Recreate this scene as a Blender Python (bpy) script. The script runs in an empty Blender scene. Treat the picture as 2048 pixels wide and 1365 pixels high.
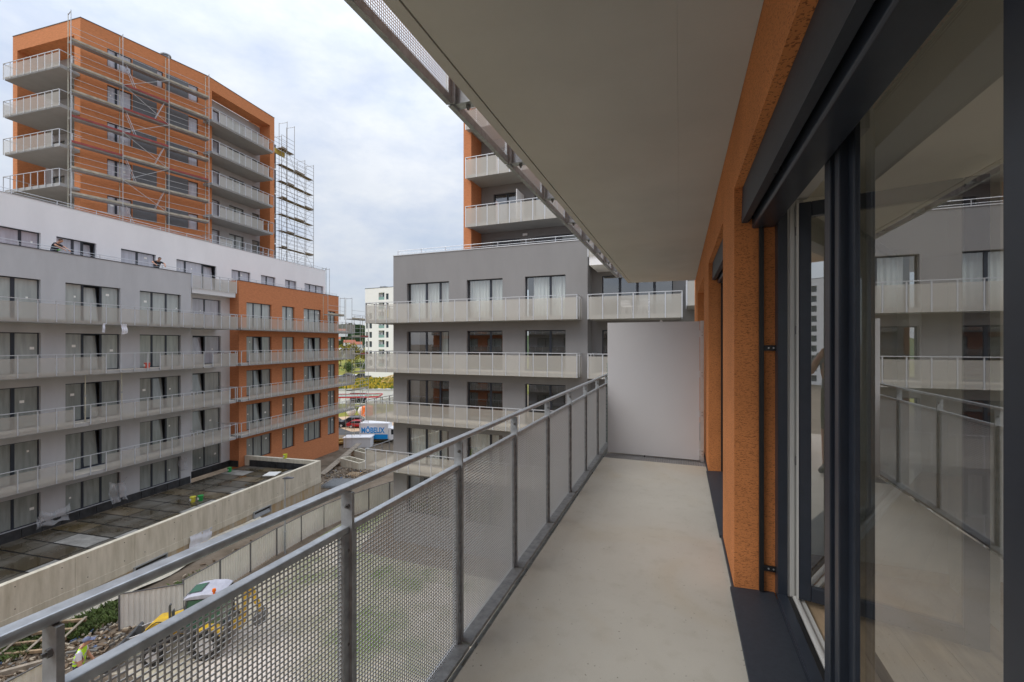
import bpy, bmesh, math, random
from mathutils import Matrix, Vector

# ------------------------------------------------------------------ camera, sky, sun, exposure
EYE = 12.8                       # lens height above the yard
sc = bpy.context.scene
R = math.radians
PSI = math.atan(336 / 870.0)
cam_d = bpy.data.cameras.new('camera')
cam_d.sensor_width = 36.0
cam_d.lens = 36.0 * 870.0 / 2048.0
cam_d.shift_y = 3.5 / 2048.0
cam_d.clip_start = 0.02
cam_d.clip_end = 6000.0
cam = bpy.data.objects.new('camera', cam_d)
sc.collection.objects.link(cam)
cam.location = (0, 0, EYE)
cam.rotation_euler = (R(90), 0, PSI)
sc.camera = cam

SUN_EL, SUN_AZ = 48.0, 225.0     # azimuth clockwise from +Y
world = bpy.data.worlds.new('World')
sc.world = world
world.use_nodes = True
nt = world.node_tree
for n in list(nt.nodes):
    nt.nodes.remove(n)
N, L = nt.nodes, nt.links
out = N.new('ShaderNodeOutputWorld')
sky = N.new('ShaderNodeTexSky')
sky.sky_type = 'NISHITA'
sky.sun_disc = False
sky.sun_elevation = R(SUN_EL)
sky.sun_rotation = R(SUN_AZ)
sky.dust_density = 1.5
bg1 = N.new('ShaderNodeBackground'); bg1.inputs['Strength'].default_value = 0.06
L.new(sky.outputs[0], bg1.inputs[0])
tc = N.new('ShaderNodeTexCoord')
mp = N.new('ShaderNodeMapping'); mp.inputs['Scale'].default_value = (1.0, 1.0, 2.1)
mp.inputs['Location'].default_value = (3.1, 1.7, 0.4)
L.new(tc.outputs['Generated'], mp.inputs[0])
n1 = N.new('ShaderNodeTexNoise'); n1.inputs['Scale'].default_value = 2.1
n1.inputs['Detail'].default_value = 9; n1.inputs['Roughness'].default_value = 0.55
n1.inputs['Distortion'].default_value = 0.25
L.new(mp.outputs[0], n1.inputs['Vector'])
r1 = N.new('ShaderNodeValToRGB')
r1.color_ramp.elements[0].position = 0.36; r1.color_ramp.elements[0].color = (0.66,) * 3 + (1,)
r1.color_ramp.elements[1].position = 0.58; r1.color_ramp.elements[1].color = (0.97,) * 3 + (1,)
L.new(n1.outputs['Fac'], r1.inputs[0])
n2 = N.new('ShaderNodeTexNoise'); n2.inputs['Scale'].default_value = 5.5
n2.inputs['Detail'].default_value = 7; n2.inputs['Roughness'].default_value = 0.6
L.new(mp.outputs[0], n2.inputs['Vector'])
r2 = N.new('ShaderNodeValToRGB')
r2.color_ramp.elements[0].position = 0.3; r2.color_ramp.elements[0].color = (0.64, 0.72, 0.88, 1)
r2.color_ramp.elements[1].position = 0.66; r2.color_ramp.elements[1].color = (0.86, 0.90, 0.96, 1)
L.new(n2.outputs['Fac'], r2.inputs[0])
bg2 = N.new('ShaderNodeBackground')
L.new(r2.outputs[0], bg2.inputs[0])
# overcast: the cloud sheet grows steadily brighter from the horizon to the zenith
sx = N.new('ShaderNodeSeparateXYZ'); L.new(tc.outputs['Generated'], sx.inputs[0])
ab = N.new('ShaderNodeMath'); ab.operation = 'ABSOLUTE'; L.new(sx.outputs['Z'], ab.inputs[0])
rz = N.new('ShaderNodeValToRGB'); rz.color_ramp.interpolation = 'B_SPLINE'
el = rz.color_ramp.elements
el[0].position = 0.0; el[0].color = (.19,) * 3 + (1,)
el[1].position = 1.0; el[1].color = (.74,) * 3 + (1,)
for p_, v_ in ((.26, .225), (.6, .32), (.87, .60)):
    e_ = el.new(p_); e_.color = (v_, v_, v_, 1)
L.new(ab.outputs[0], rz.inputs[0])
dbl = N.new('ShaderNodeMath'); dbl.operation = 'MULTIPLY'; dbl.inputs[1].default_value = 1.55
L.new(rz.outputs[0], dbl.inputs[0]); L.new(dbl.outputs[0], bg2.inputs['Strength'])
mx = N.new('ShaderNodeMixShader')
L.new(r1.outputs[0], mx.inputs[0]); L.new(bg1.outputs[0], mx.inputs[1]); L.new(bg2.outputs[0], mx.inputs[2])
L.new(mx.outputs[0], out.inputs[0])

sun_d = bpy.data.lights.new('sun', 'SUN')
sun_d.energy = 0.76
sun_d.angle = R(40)
sun_d.color = (1.0, 0.93, 0.83)
sun = bpy.data.objects.new('sun', sun_d)
sc.collection.objects.link(sun)
_sd = Vector((math.sin(R(SUN_AZ)) * math.cos(R(SUN_EL)), math.cos(R(SUN_AZ)) * math.cos(R(SUN_EL)), math.sin(R(SUN_EL))))
sun.rotation_euler = _sd.to_track_quat('Z', 'Y').to_euler()
sc.view_settings.view_transform = 'Standard'
sc.view_settings.look = 'None'
sc.view_settings.exposure = 1.4
sc.view_settings.gamma = 1.0
sc.view_settings.use_curve_mapping = False
sc.render.engine = 'CYCLES'
sc.cycles.max_bounces = 9
sc.cycles.transparent_max_bounces = 24
sc.cycles.sample_clamp_indirect = 4.0
try:
    sc.cycles.use_denoising = True
except Exception:
    pass

random.seed(7)
rnd = random.uniform

# ------------------------------------------------------------------ helpers
def new_mat(name):
    m = bpy.data.materials.new(name); m.use_nodes = True
    t = m.node_tree
    return m, t, t.nodes['Principled BSDF'], t.nodes['Material Output']

def mat(name, col, rough=0.7, metal=0.0, var=0.0, vscale=3.0, bump=0.0, bscale=60.0, bdist=0.004, spec=0.5,
        stretch=(1, 1, 1), col2=None, detail=6):
    m, t, b, o = new_mat(name)
    b.inputs['Base Color'].default_value = (*col, 1)
    b.inputs['Roughness'].default_value = rough
    b.inputs['Metallic'].default_value = metal
    b.inputs['Specular IOR Level'].default_value = spec
    if var or col2 or bump:
        g = t.nodes.new('ShaderNodeNewGeometry')
        mpn = t.nodes.new('ShaderNodeMapping'); mpn.inputs['Scale'].default_value = stretch
        t.links.new(g.outputs['Position'], mpn.inputs[0])
    if var or col2:
        nz = t.nodes.new('ShaderNodeTexNoise'); nz.inputs['Scale'].default_value = vscale
        nz.inputs['Detail'].default_value = detail; nz.inputs['Roughness'].default_value = 0.62
        t.links.new(mpn.outputs[0], nz.inputs['Vector'])
        rp = t.nodes.new('ShaderNodeValToRGB')
        c2 = col2 if col2 else tuple(min(1, x * (1 + var)) for x in col)
        c1 = col if col2 else tuple(x * (1 - var) for x in col)
        rp.color_ramp.elements[0].position = 0.34; rp.color_ramp.elements[0].color = (*c1, 1)
        rp.color_ramp.elements[1].position = 0.66; rp.color_ramp.elements[1].color = (*c2, 1)
        t.links.new(nz.outputs['Fac'], rp.inputs[0]); t.links.new(rp.outputs[0], b.inputs['Base Color'])
    if bump:
        nb = t.nodes.new('ShaderNodeTexNoise'); nb.inputs['Scale'].default_value = bscale
        nb.inputs['Detail'].default_value = 4
        t.links.new(mpn.outputs[0], nb.inputs['Vector'])
        bp = t.nodes.new('ShaderNodeBump'); bp.inputs['Strength'].default_value = bump
        bp.inputs['Distance'].default_value = bdist
        t.links.new(nb.outputs['Fac'], bp.inputs['Height']); t.links.new(bp.outputs[0], b.inputs['Normal'])
    return m

def perforated(name, col, open_):
    m, t, b, o = new_mat(name)
    b.inputs['Base Color'].default_value = (*col, 1); b.inputs['Roughness'].default_value = 0.55
    b.inputs['Metallic'].default_value = 0.25
    tr = t.nodes.new('ShaderNodeBsdfTransparent'); mxs = t.nodes.new('ShaderNodeMixShader')
    mxs.inputs[0].default_value = 1 - open_
    t.links.new(tr.outputs[0], mxs.inputs[1]); t.links.new(b.outputs[0], mxs.inputs[2])
    t.links.new(mxs.outputs[0], o.inputs[0])
    return m

def glass(name, ior=1.5, tint=(0.85, 0.9, 0.88), rough=0.0, base=0.0):
    m, t, b, o = new_mat(name)
    lw = t.nodes.new('ShaderNodeLayerWeight'); lw.inputs['Blend'].default_value = 0.5     # Schlick curve, same from both sides
    fr = t.nodes.new('ShaderNodeMath'); fr.operation = 'POWER'; fr.inputs[1].default_value = 5.0
    t.links.new(lw.outputs['Facing'], fr.inputs[0])
    tr = t.nodes.new('ShaderNodeBsdfTransparent'); tr.inputs[0].default_value = (*tint, 1)
    gl = t.nodes.new('ShaderNodeBsdfGlossy'); gl.inputs['Roughness'].default_value = rough
    mxs = t.nodes.new('ShaderNodeMixShader')
    md = t.nodes.new('ShaderNodeMath'); md.operation = 'MULTIPLY_ADD'; md.inputs[1].default_value = 1 - base; md.inputs[2].default_value = base
    t.links.new(fr.outputs[0], md.inputs[0]); t.links.new(md.outputs[0], mxs.inputs[0]); t.links.new(tr.outputs[0], mxs.inputs[1]); t.links.new(gl.outputs[0], mxs.inputs[2])
    t.links.new(mxs.outputs[0], o.inputs[0])
    return m

WM = {}
COL = sc.collection
def place(o, parent=None, M=None):
    M = M if M is not None else Matrix.Identity(4)
    COL.objects.link(o)
    WM[o.name] = M.copy()
    if parent is not None:
        o.parent = parent
        o.matrix_parent_inverse = WM[parent.name].inverted()
    o.matrix_basis = M
    return o

def tag(o, label=None, cat=None, group=None, kind=None):
    if label: o['label'] = label
    if cat: o['category'] = cat
    if group: o['group'] = group
    if kind: o['kind'] = kind
    return o

def thing(name, label, cat, loc=(0, 0, 0), rz=0.0, group=None):
    o = bpy.data.objects.new(name, None); o.empty_display_size = 0.3
    place(o, None, Matrix.Translation(loc) @ Matrix.Rotation(rz, 4, 'Z'))
    return tag(o, label, cat, group)

def inst(mesh, name, parent, M):
    return place(bpy.data.objects.new(name, mesh), parent, M)

class MB:
    def __init__(s): s.v = []; s.f = []
    def quad(s, *p):
        i = len(s.v); s.v += [tuple(q) for q in p]; s.f.append(tuple(range(i, i + len(p)))); return s
    def box(s, x0, x1, y0, y1, z0, z1):
        i = len(s.v)
        s.v += [(x0, y0, z0), (x1, y0, z0), (x1, y1, z0), (x0, y1, z0), (x0, y0, z1), (x1, y0, z1), (x1, y1, z1), (x0, y1, z1)]
        s.f += [(i, i + 3, i + 2, i + 1), (i + 4, i + 5, i + 6, i + 7), (i, i + 1, i + 5, i + 4), (i + 1, i + 2, i + 6, i + 5),
                (i + 2, i + 3, i + 7, i + 6), (i + 3, i, i + 4, i + 7)]
        return s
    def bar(s, p, q, w, h=None, up=(0, 0, 1)):
        h = h if h else w
        p, q = Vector(p), Vector(q); d = (q - p).normalized(); up = Vector(up)
        if abs(d.dot(up)) > 0.98: up = Vector((1, 0, 0))
        a = d.cross(up).normalized(); b = a.cross(d).normalized()
        i = len(s.v)
        for c in (p, q):
            for sx, sy in ((-1, -1), (1, -1), (1, 1), (-1, 1)):
                s.v.append(tuple(c + a * (w / 2 * sx) + b * (h / 2 * sy)))
        s.f += [(i, i + 1, i + 2, i + 3), (i + 7, i + 6, i + 5, i + 4)] + [(i + k, i + 4 + k, i + 4 + (k + 1) % 4, i + (k + 1) % 4) for k in range(4)]
        return s
    def tube(s, p, q, r, n=8, r2=None, caps=True):
        r2 = r if r2 is None else r2
        p, q = Vector(p), Vector(q); d = (q - p).normalized()
        up = Vector((0, 0, 1)) if abs(d.z) < 0.95 else Vector((1, 0, 0))
        a = d.cross(up).normalized(); b = a.cross(d).normalized(); i = len(s.v)
        for c, rr in ((p, r), (q, r2)):
            for k in range(n):
                t = 2 * math.pi * k / n
                s.v.append(tuple(c + a * (rr * math.cos(t)) + b * (rr * math.sin(t))))
        s.f += [(i + k, i + (k + 1) % n, i + n + (k + 1) % n, i + n + k) for k in range(n)]
        if caps:
            s.f += [tuple(i + n - 1 - k for k in range(n)), tuple(i + n + k for k in range(n))]
        return s
    def prism(s, pts, y0, y1):           # polygon in x,z extruded along y
        n = len(pts); i = len(s.v)
        s.v += [(x, y0, z) for x, z in pts] + [(x, y1, z) for x, z in pts]
        s.f += [tuple(range(i, i + n)), tuple(range(i + 2 * n - 1, i + n - 1, -1))]
        s.f += [(i + (k + 1) % n, i + k, i + n + k, i + n + (k + 1) % n) for k in range(n)]
        return s
    def ball(s, c, rx, ry, rz, nu=10, nv=7):
        i = len(s.v)
        for a in range(nv + 1):
            ph = math.pi * a / nv
            for b in range(nu):
                th = 2 * math.pi * b / nu
                s.v.append((c[0] + rx * math.sin(ph) * math.cos(th), c[1] + ry * math.sin(ph) * math.sin(th), c[2] + rz * math.cos(ph)))
        for a in range(nv):
            for b in range(nu):
                s.f.append((i + a * nu + b, i + (a + 1) * nu + b, i + (a + 1) * nu + (b + 1) % nu, i + a * nu + (b + 1) % nu))
        return s
    def mesh(s, name, mt, smooth=False):
        me = bpy.data.meshes.new(name); me.from_pydata(s.v, [], s.f)
        for m_ in (mt if isinstance(mt, (list, tuple)) else [mt]): me.materials.append(m_)
        bm = bmesh.new(); bm.from_mesh(me); bmesh.ops.recalc_face_normals(bm, faces=bm.faces); bm.to_mesh(me); bm.free()
        if smooth:
            for p in me.polygons: p.use_smooth = True
        me.update(); return me
    def build(s, name, mt, parent=None, M=None, smooth=False, bevel=0.0, seg=2):
        o = place(bpy.data.objects.new(name, s.mesh(name, mt, smooth)), parent, M)
        if bevel:
            b = o.modifiers.new('bevel', 'BEVEL'); b.width = bevel; b.segments = seg; b.limit_method = 'ANGLE'
        return o

def frame(x, y, a):
    """local (u along the facade, d away into the building, z above eye level)"""
    return Matrix.Translation((x, y, EYE)) @ Matrix.Rotation(R(90 - a), 4, 'Z')

def wall_mb(u0, u1, z0, z1, ops, reveal=0.2, d=0.0, thick=0.3, mb=None):
    mb = mb or MB()
    us = sorted({u0, u1} | {x for o in ops for x in o[:2]}); zs = sorted({z0, z1} | {x for o in ops for x in o[2:4]})
    for a, b in zip(us, us[1:]):
        run = None
        for c, e in zip(zs, zs[1:]):
            hit = any(o[0] <= a + 1e-6 and b <= o[1] + 1e-6 and o[2] <= c + 1e-6 and e <= o[3] + 1e-6 for o in ops)
            if not hit:
                mb.quad((a, d, c), (b, d, c), (b, d, e), (a, d, e))
    for p, q, r, t in [o[:4] for o in ops]:
        e = d + reveal
        mb.quad((p, d, r), (p, d, t), (p, e, t), (p, e, r)); mb.quad((q, d, r), (q, e, r), (q, e, t), (q, d, t))
        mb.quad((p, d, t), (q, d, t), (q, e, t), (p, e, t)); mb.quad((p, d, r), (p, e, r), (q, e, r), (q, d, r))
    mb.quad((u0, d, z1), (u1, d, z1), (u1, d + thick, z1), (u0, d + thick, z1))
    mb.quad((u0, d, z0), (u0, d, z1), (u0, d + thick, z1), (u0, d + thick, z0))
    mb.quad((u1, d, z0), (u1, d + thick, z0), (u1, d + thick, z1), (u1, d, z1))
    return mb
# ------------------------------------------------------------------ materials
M_ = {}
M_['galv'] = mat('galvanised_steel', (0.42, 0.45, 0.48), 0.36, 0.6, var=0.16, vscale=28, bump=0.1, bscale=220, bdist=0.0006)
M_['galvd'] = mat('galvanised_dull', (0.33, 0.35, 0.37), 0.5, 0.35, var=0.2, vscale=22, bump=0.1, bscale=200, bdist=0.0006)
M_['sheet'] = mat('perforated_sheet', (0.46, 0.47, 0.48), 0.4, 0.4)
M_['anth'] = mat('anthracite_metal', (0.026, 0.033, 0.047), 0.34, 0.0, var=0.1, vscale=9)
M_['anthm'] = mat('anthracite_powder', (0.031, 0.040, 0.054), 0.5, 0.0, var=0.12, vscale=40, bump=0.05, bscale=300, bdist=0.0004)
M_['black'] = mat('black_plastic', (0.012, 0.012, 0.013), 0.45)
M_['pvc'] = mat('pale_profile', (0.55, 0.55, 0.53), 0.4)
M_['screen'] = mat('screen_board', (0.545, 0.55, 0.575), 0.42, var=0.015, vscale=1.5)
M_['soffit'] = mat('painted_soffit', (0.50, 0.495, 0.485), 0.85, var=0.05, vscale=1.2, bump=0.25, bscale=45, bdist=0.002)
M_['alu'] = mat('aluminium', (0.62, 0.62, 0.63), 0.35, 0.7, var=0.06, vscale=10)
M_['bolt'] = mat('bolt_steel', (0.22, 0.22, 0.22), 0.4, 0.8)

def stucco(name, col, scale=1.0, groove=0.55):
    m, t, b, o = new_mat(name)
    b.inputs['Roughness'].default_value = 0.85; b.inputs['Specular IOR Level'].default_value = 0.2
    g = t.nodes.new('ShaderNodeNewGeometry')
    mpn = t.nodes.new('ShaderNodeMapping'); mpn.inputs['Scale'].default_value = (55 * scale, 55 * scale, 240 * scale)
    t.links.new(g.outputs['Position'], mpn.inputs[0])
    nz = t.nodes.new('ShaderNodeTexNoise'); nz.inputs['Scale'].default_value = 1.0; nz.inputs['Detail'].default_value = 2.5
    nz.inputs['Distortion'].default_value = 0.9
    t.links.new(mpn.outputs[0], nz.inputs['Vector'])
    rp = t.nodes.new('ShaderNodeValToRGB')
    rp.color_ramp.elements[0].position = 0.37; rp.color_ramp.elements[0].color = (0, 0, 0, 1)
    rp.color_ramp.elements[1].position = 0.45; rp.color_ramp.elements[1].color = (1, 1, 1, 1)
    t.links.new(nz.outputs['Fac'], rp.inputs[0])
    n2_ = t.nodes.new('ShaderNodeTexNoise'); n2_.inputs['Scale'].default_value = 260 * scale
    t.links.new(g.outputs['Position'], n2_.inputs['Vector'])
    ad = t.nodes.new('ShaderNodeMath'); ad.operation = 'MULTIPLY_ADD'; ad.inputs[1].default_value = 0.35
    t.links.new(n2_.outputs['Fac'], ad.inputs[0]); t.links.new(rp.outputs[0], ad.inputs[2])
    bp = t.nodes.new('ShaderNodeBump'); bp.inputs['Strength'].default_value = groove; bp.inputs['Distance'].default_value = 0.003
    t.links.new(ad.outputs[0], bp.inputs['Height']); t.links.new(bp.outputs[0], b.inputs['Normal'])
    n3 = t.nodes.new('ShaderNodeTexNoise'); n3.inputs['Scale'].default_value = 2.2; n3.inputs['Detail'].default_value = 5
    t.links.new(g.outputs['Position'], n3.inputs['Vector'])
    cr = t.nodes.new('ShaderNodeValToRGB')
    cr.color_ramp.elements[0].position = 0.3; cr.color_ramp.elements[0].color = (*[x * 0.88 for x in col], 1)
    cr.color_ramp.elements[1].position = 0.7; cr.color_ramp.elements[1].color = (*[x * 1.08 for x in col], 1)
    t.links.new(n3.outputs['Fac'], cr.inputs[0])
    mc = t.nodes.new('ShaderNodeMix'); mc.data_type = 'RGBA'
    mc.inputs[6].default_value = (col[0] * 0.45, col[1] * 0.42, col[2] * 0.5, 1)
    t.links.new(rp.outputs[0], mc.inputs[0]); t.links.new(cr.outputs[0], mc.inputs[7])
    t.links.new(mc.outputs[2], b.inputs['Base Color'])
    return m
M_['stucco'] = stucco('orange_scratched_render', (0.66, 0.255, 0.09), 1.25, 0.32)

def concrete_floor(name):
    m, t, b, o = new_mat(name)
    b.inputs['Roughness'].default_value = 0.55
    g = t.nodes.new('ShaderNodeNewGeometry')
    def noise(s, d=5):
        n = t.nodes.new('ShaderNodeTexNoise'); n.inputs['Scale'].default_value = s; n.inputs['Detail'].default_value = d
        t.links.new(g.outputs['Position'], n.inputs['Vector']); return n
    a = noise(1.6); c = noise(420, 2); e = noise(9, 6)
    rp = t.nodes.new('ShaderNodeValToRGB')
    rp.color_ramp.elements[0].position = 0.3; rp.color_ramp.elements[0].color = (0.455, 0.435, 0.385, 1)
    rp.color_ramp.elements[1].position = 0.72; rp.color_ramp.elements[1].color = (0.52, 0.50, 0.445, 1)
    t.links.new(a.outputs['Fac'], rp.inputs[0])
    r2_ = t.nodes.new('ShaderNodeValToRGB')
    r2_.color_ramp.elements[0].position = 0.30; r2_.color_ramp.elements[0].color = (0.93, 0.925, 0.91, 1)
    r2_.color_ramp.elements[1].position = 0.45; r2_.color_ramp.elements[1].color = (1, 1, 1, 1)
    t.links.new(e.outputs['Fac'], r2_.inputs[0])
    r3_ = t.nodes.new('ShaderNodeValToRGB')
    r3_.color_ramp.elements[0].position = 0.32; r3_.color_ramp.elements[0].color = (0.84, 0.835, 0.82, 1)
    r3_.color_ramp.elements[1].position = 0.55; r3_.color_ramp.elements[1].color = (1.06, 1.06, 1.06, 1)
    t.links.new(c.outputs['Fac'], r3_.inputs[0])
    def mul(x, y):
        n = t.nodes.new('ShaderNodeMix'); n.data_type = 'RGBA'; n.blend_type = 'MULTIPLY'; n.inputs[0].default_value = 1
        t.links.new(x, n.inputs[6]); t.links.new(y, n.inputs[7]); return n.outputs[2]
    st = noise(0.9, 8); st.inputs['Distortion'].default_value = 1.2
    r4_ = t.nodes.new('ShaderNodeValToRGB')
    r4_.color_ramp.elements[0].position = 0.52; r4_.color_ramp.elements[0].color = (1, 1, 1, 1)
    r4_.color_ramp.elements[1].position = 0.74; r4_.color_ramp.elements[1].color = (0.95, 0.90, 0.82, 1)
    t.links.new(st.outputs['Fac'], r4_.inputs[0])
    sp = noise(55, 1)
    r5_ = t.nodes.new('ShaderNodeValToRGB')
    r5_.color_ramp.elements[0].position = 0.235; r5_.color_ramp.elements[0].color = (0.45, 0.43, 0.40, 1)
    r5_.color_ramp.elements[1].position = 0.27; r5_.color_ramp.elements[1].color = (1, 1, 1, 1)
    t.links.new(sp.outputs['Fac'], r5_.inputs[0])
    t.links.new(mul(mul(mul(mul(rp.outputs[0], r2_.outputs[0]), r3_.outputs[0]), r4_.outputs[0]), r5_.outputs[0]), b.inputs['Base Color'])
    bp = t.nodes.new('ShaderNodeBump'); bp.inputs['Strength'].default_value = 0.35; bp.inputs['Distance'].default_value = 0.0015
    t.links.new(c.outputs['Fac'], bp.inputs['Height']); t.links.new(bp.outputs[0], b.inputs['Normal'])
    return m
M_['floor'] = concrete_floor('balcony_floor_coating')
M_['glass'] = glass('door_glass', 1.5, (0.86, 0.90, 0.88), base=.52)
M_['roomwhite'] = mat('room_plaster', (0.80, 0.78, 0.70), 0.9, var=0.02)
M_['oak'] = mat('oak_laminate', (0.42, 0.31, 0.20), 0.45, var=0.25, vscale=2.0, stretch=(9, 1.2, 9))

XW = 0.325       # outer face of our facade
FL = -1.6        # balcony floor (eye level is zero)
CE = 1.414       # underside of the balcony above
FAC = Matrix(((0, 1, 0, XW), (1, 0, 0, 0), (0, 0, 1, EYE), (0, 0, 0, 1)))   # u = Y, d = +X
def W(z): return z + EYE

# ------------------------------------------------------------------ our own building
home = thing('apartment_building', 'orange rendered apartment building whose balcony runs along the right side', 'building', (XW + 4, 5, 0))
ops = [(-0.35, 3.12, FL + 0.03, 0.99), (3.91, 5.83, FL + 0.03, 0.975), (6.92, 9.3, FL + 0.03, 0.975)]
o = wall_mb(-14, 11.2, -EYE, 14, ops, 0.238, 0, 0.5).build('wall', M_['stucco'], home, FAC)
def fbox(name, mt, par, y0, y1, x0, x1, z0, z1, bev=0.0):
    return MB().box(x0, x1, y0, y1, W(z0), W(z1)).build(name, mt, par, bevel=bev)
fs = fbox('balcony_floor', M_['floor'], home, -3.0, 6.14, -0.998, XW - 0.002, FL - 0.2, FL)
fbox('balcony_floor', M_['floor'], home, 6.44, 10.9, -0.998, XW - 0.002, FL - 0.2, FL)
MB().box(-0.998, XW - 0.002, 6.142, 6.438, W(FL - 0.2), W(FL - 0.035)).build('drain_channel', M_['pvc'], home)
g = MB()
for k in range(44): g.box(-0.99 + k * 0.03, -0.986 + k * 0.03, 6.145, 6.435, W(FL - 0.03), W(FL - 0.004))
for k in range(10): g.box(-0.995, XW - 0.01, 6.15 + k * 0.03, 6.154 + k * 0.03, W(FL - 0.031), W(FL - 0.006))
g.build('drain_grate', M_['alu'], home)
sl = MB().box(-1.145, -1.084, -3.0, 10.6, W(CE), W(CE + 0.24)).box(-1.084, -1.0735, -3, 10.6, W(CE + 0.015), W(CE + 0.24))
sl.build('balcony_ceiling', M_['soffit'], home)
# plasterboard fields of the ceiling, hairline joints between them
for i_, (x0, x1) in enumerate(((-1.0735, -0.012), (-0.0113, XW - 0.002))):
    ys = [-3.0, -0.6, 1.9 + .3 * i_, 4.35, 6.8 + .25 * i_, 8.6, 10.6]
    for y0, y1 in zip(ys, ys[1:]):
        MB().box(x0, x1, y0 + .0003, y1 - .0003, W(CE + rnd(-.0002, .0002)), W(CE + 0.24)).build('ceiling_board', M_['soffit'], home)
MB().box(-1.06, -0.9985, -3.0, 10.6, W(FL - .062), W(FL - .055)).build('edge_flashing', M_['galvd'], home)
# window sills
for (y0, y1) in ((-0.35, 3.117), (3.913, 5.827), (6.923, 9.297)):
    s_ = MB().prism([(0.30, W(FL + 0.012)), (0.30, W(FL + 0.034)), (0.548, W(FL + 0.048)), (0.548, W(FL + 0.012))], y0, y1)
    s_.build('window_sill', M_['anthm'], home, bevel=0.002)
for (y0, y1) in ((3.12, 3.91), (5.83, 6.92)):
    MB().box(XW - 0.012, XW - 0.0005, y0 - 0.02, y1 + 0.02, W(FL + 0.001), W(FL + 0.03)).build('base_flashing', M_['anthm'], home)

# the room behind the door
rm = MB()
rx0, rx1, ry0, ry1, rz0, rz1 = 0.70, 4.2, -1.2, 3.6, FL + 0.05, 1.02
for a_, b_, c_, e_ in ((ry0, -1.0, rz0, rz1), (3.4, ry1, rz0, rz1), (-1.0, 3.4, .92, rz1)):
    rm.quad((rx1, a_, W(c_)), (rx1, b_, W(c_)), (rx1, b_, W(e_)), (rx1, a_, W(e_)))     # opening added in the unseen rear wall so daylight brightens the room
for a_, b_, c_, e_ in ((rx0, 1.1, rz0, rz1), (3.9, rx1, rz0, rz1), (1.1, 3.9, .85, rz1), (1.1, 3.9, rz0, -.8)):  # unseen side wall, with another opening added to light the interior
    rm.quad((a_, ry0, W(c_)), (b_, ry0, W(c_)), (b_, ry0, W(e_)), (a_, ry0, W(e_)))
rm.quad((rx0, ry1, W(rz0)), (rx1, ry1, W(rz0)), (rx1, ry1, W(rz1)), (rx0, ry1, W(rz1)))
rm.quad((rx0, -1.2, W(rz0)), (rx0, -0.36, W(rz0)), (rx0, -0.36, W(rz1)), (rx0, -1.2, W(rz1)))
rm.quad((rx0, 3.13, W(rz0)), (rx0, 3.6, W(rz0)), (rx0, 3.6, W(rz1)), (rx0, 3.13, W(rz1)))
rm.quad((0.566, ry0, W(rz1)), (rx1, ry0, W(rz1)), (rx1, ry1, W(rz1)), (0.566, ry1, W(rz1)))
for y_ in (3.1225, -0.353): rm.quad((0.566, y_, W(rz0 - .05)), (rx0, y_, W(rz0 - .05)), (rx0, y_, W(rz1)), (0.566, y_, W(rz1)))
rm.quad((0.566, -.36, W(.985)), (0.566, 3.13, W(.985)), (0.566, 3.13, W(rz1)), (0.566, -.36, W(rz1)))
rm.box(2.2, 2.5, ry0, ry1, W(rz1 - 0.22), W(rz1 - 0.002))
rm.build('room_wall', M_['roomwhite'], home)
for k in range(18):
    MB().box(0.665 + k * 0.2, 0.862 + k * 0.2, ry0, ry1, W(rz0 - 0.02), W(rz0 + rnd(0, .0006))).build('floor_board', M_['oak'], home)
fbox('skirting_board', M_['oak'], home, 3.585, 3.599, 0.71, 4.19, rz0, rz0 + 0.07)
# second and third windows of our facade
def simple_window(y0, y1):
    f_ = MB(); x0, x1 = 0.565, 0.625; z0, z1 = FL + 0.05, 0.974
    f_.box(x0, x1, y0, y0 + 0.07, W(z0), W(z1)).box(x0, x1, y1 - 0.07, y1, W(z0), W(z1))
    f_.box(x0 + .002, x1 - .002, y0, y1, W(z0), W(z0 + 0.08)).box(x0 + .002, x1 - .002, y0, y1, W(z1 - 0.07), W(z1))
    ym = (y0 + y1) / 2; f_.box(x0 + .001, x1 - .001, ym - 0.05, ym + 0.05, W(z0), W(z1))
    w_ = f_.build('window_frame', M_['anth'], home)
    for a, b in ((y0 + .07, ym - .05), (ym + .05, y1 - .07)):
        MB().quad((0.60, a, W(z0 + .08)), (0.60, b, W(z0 + .08)), (0.60, b, W(z1 - .07)), (0.60, a, W(z1 - .07))).build('pane', M_['glass'], w_)
    MB().quad((1.6, y0 - .8, W(z0)), (1.6, y1 + .8, W(z0)), (1.6, y1 + .8, W(z1)), (1.6, y0 - .8, W(z1))).build('room_wall', M_['roomwhite'], w_)
simple_window(3.915, 5.825); simple_window(6.925, 9.295)

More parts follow.
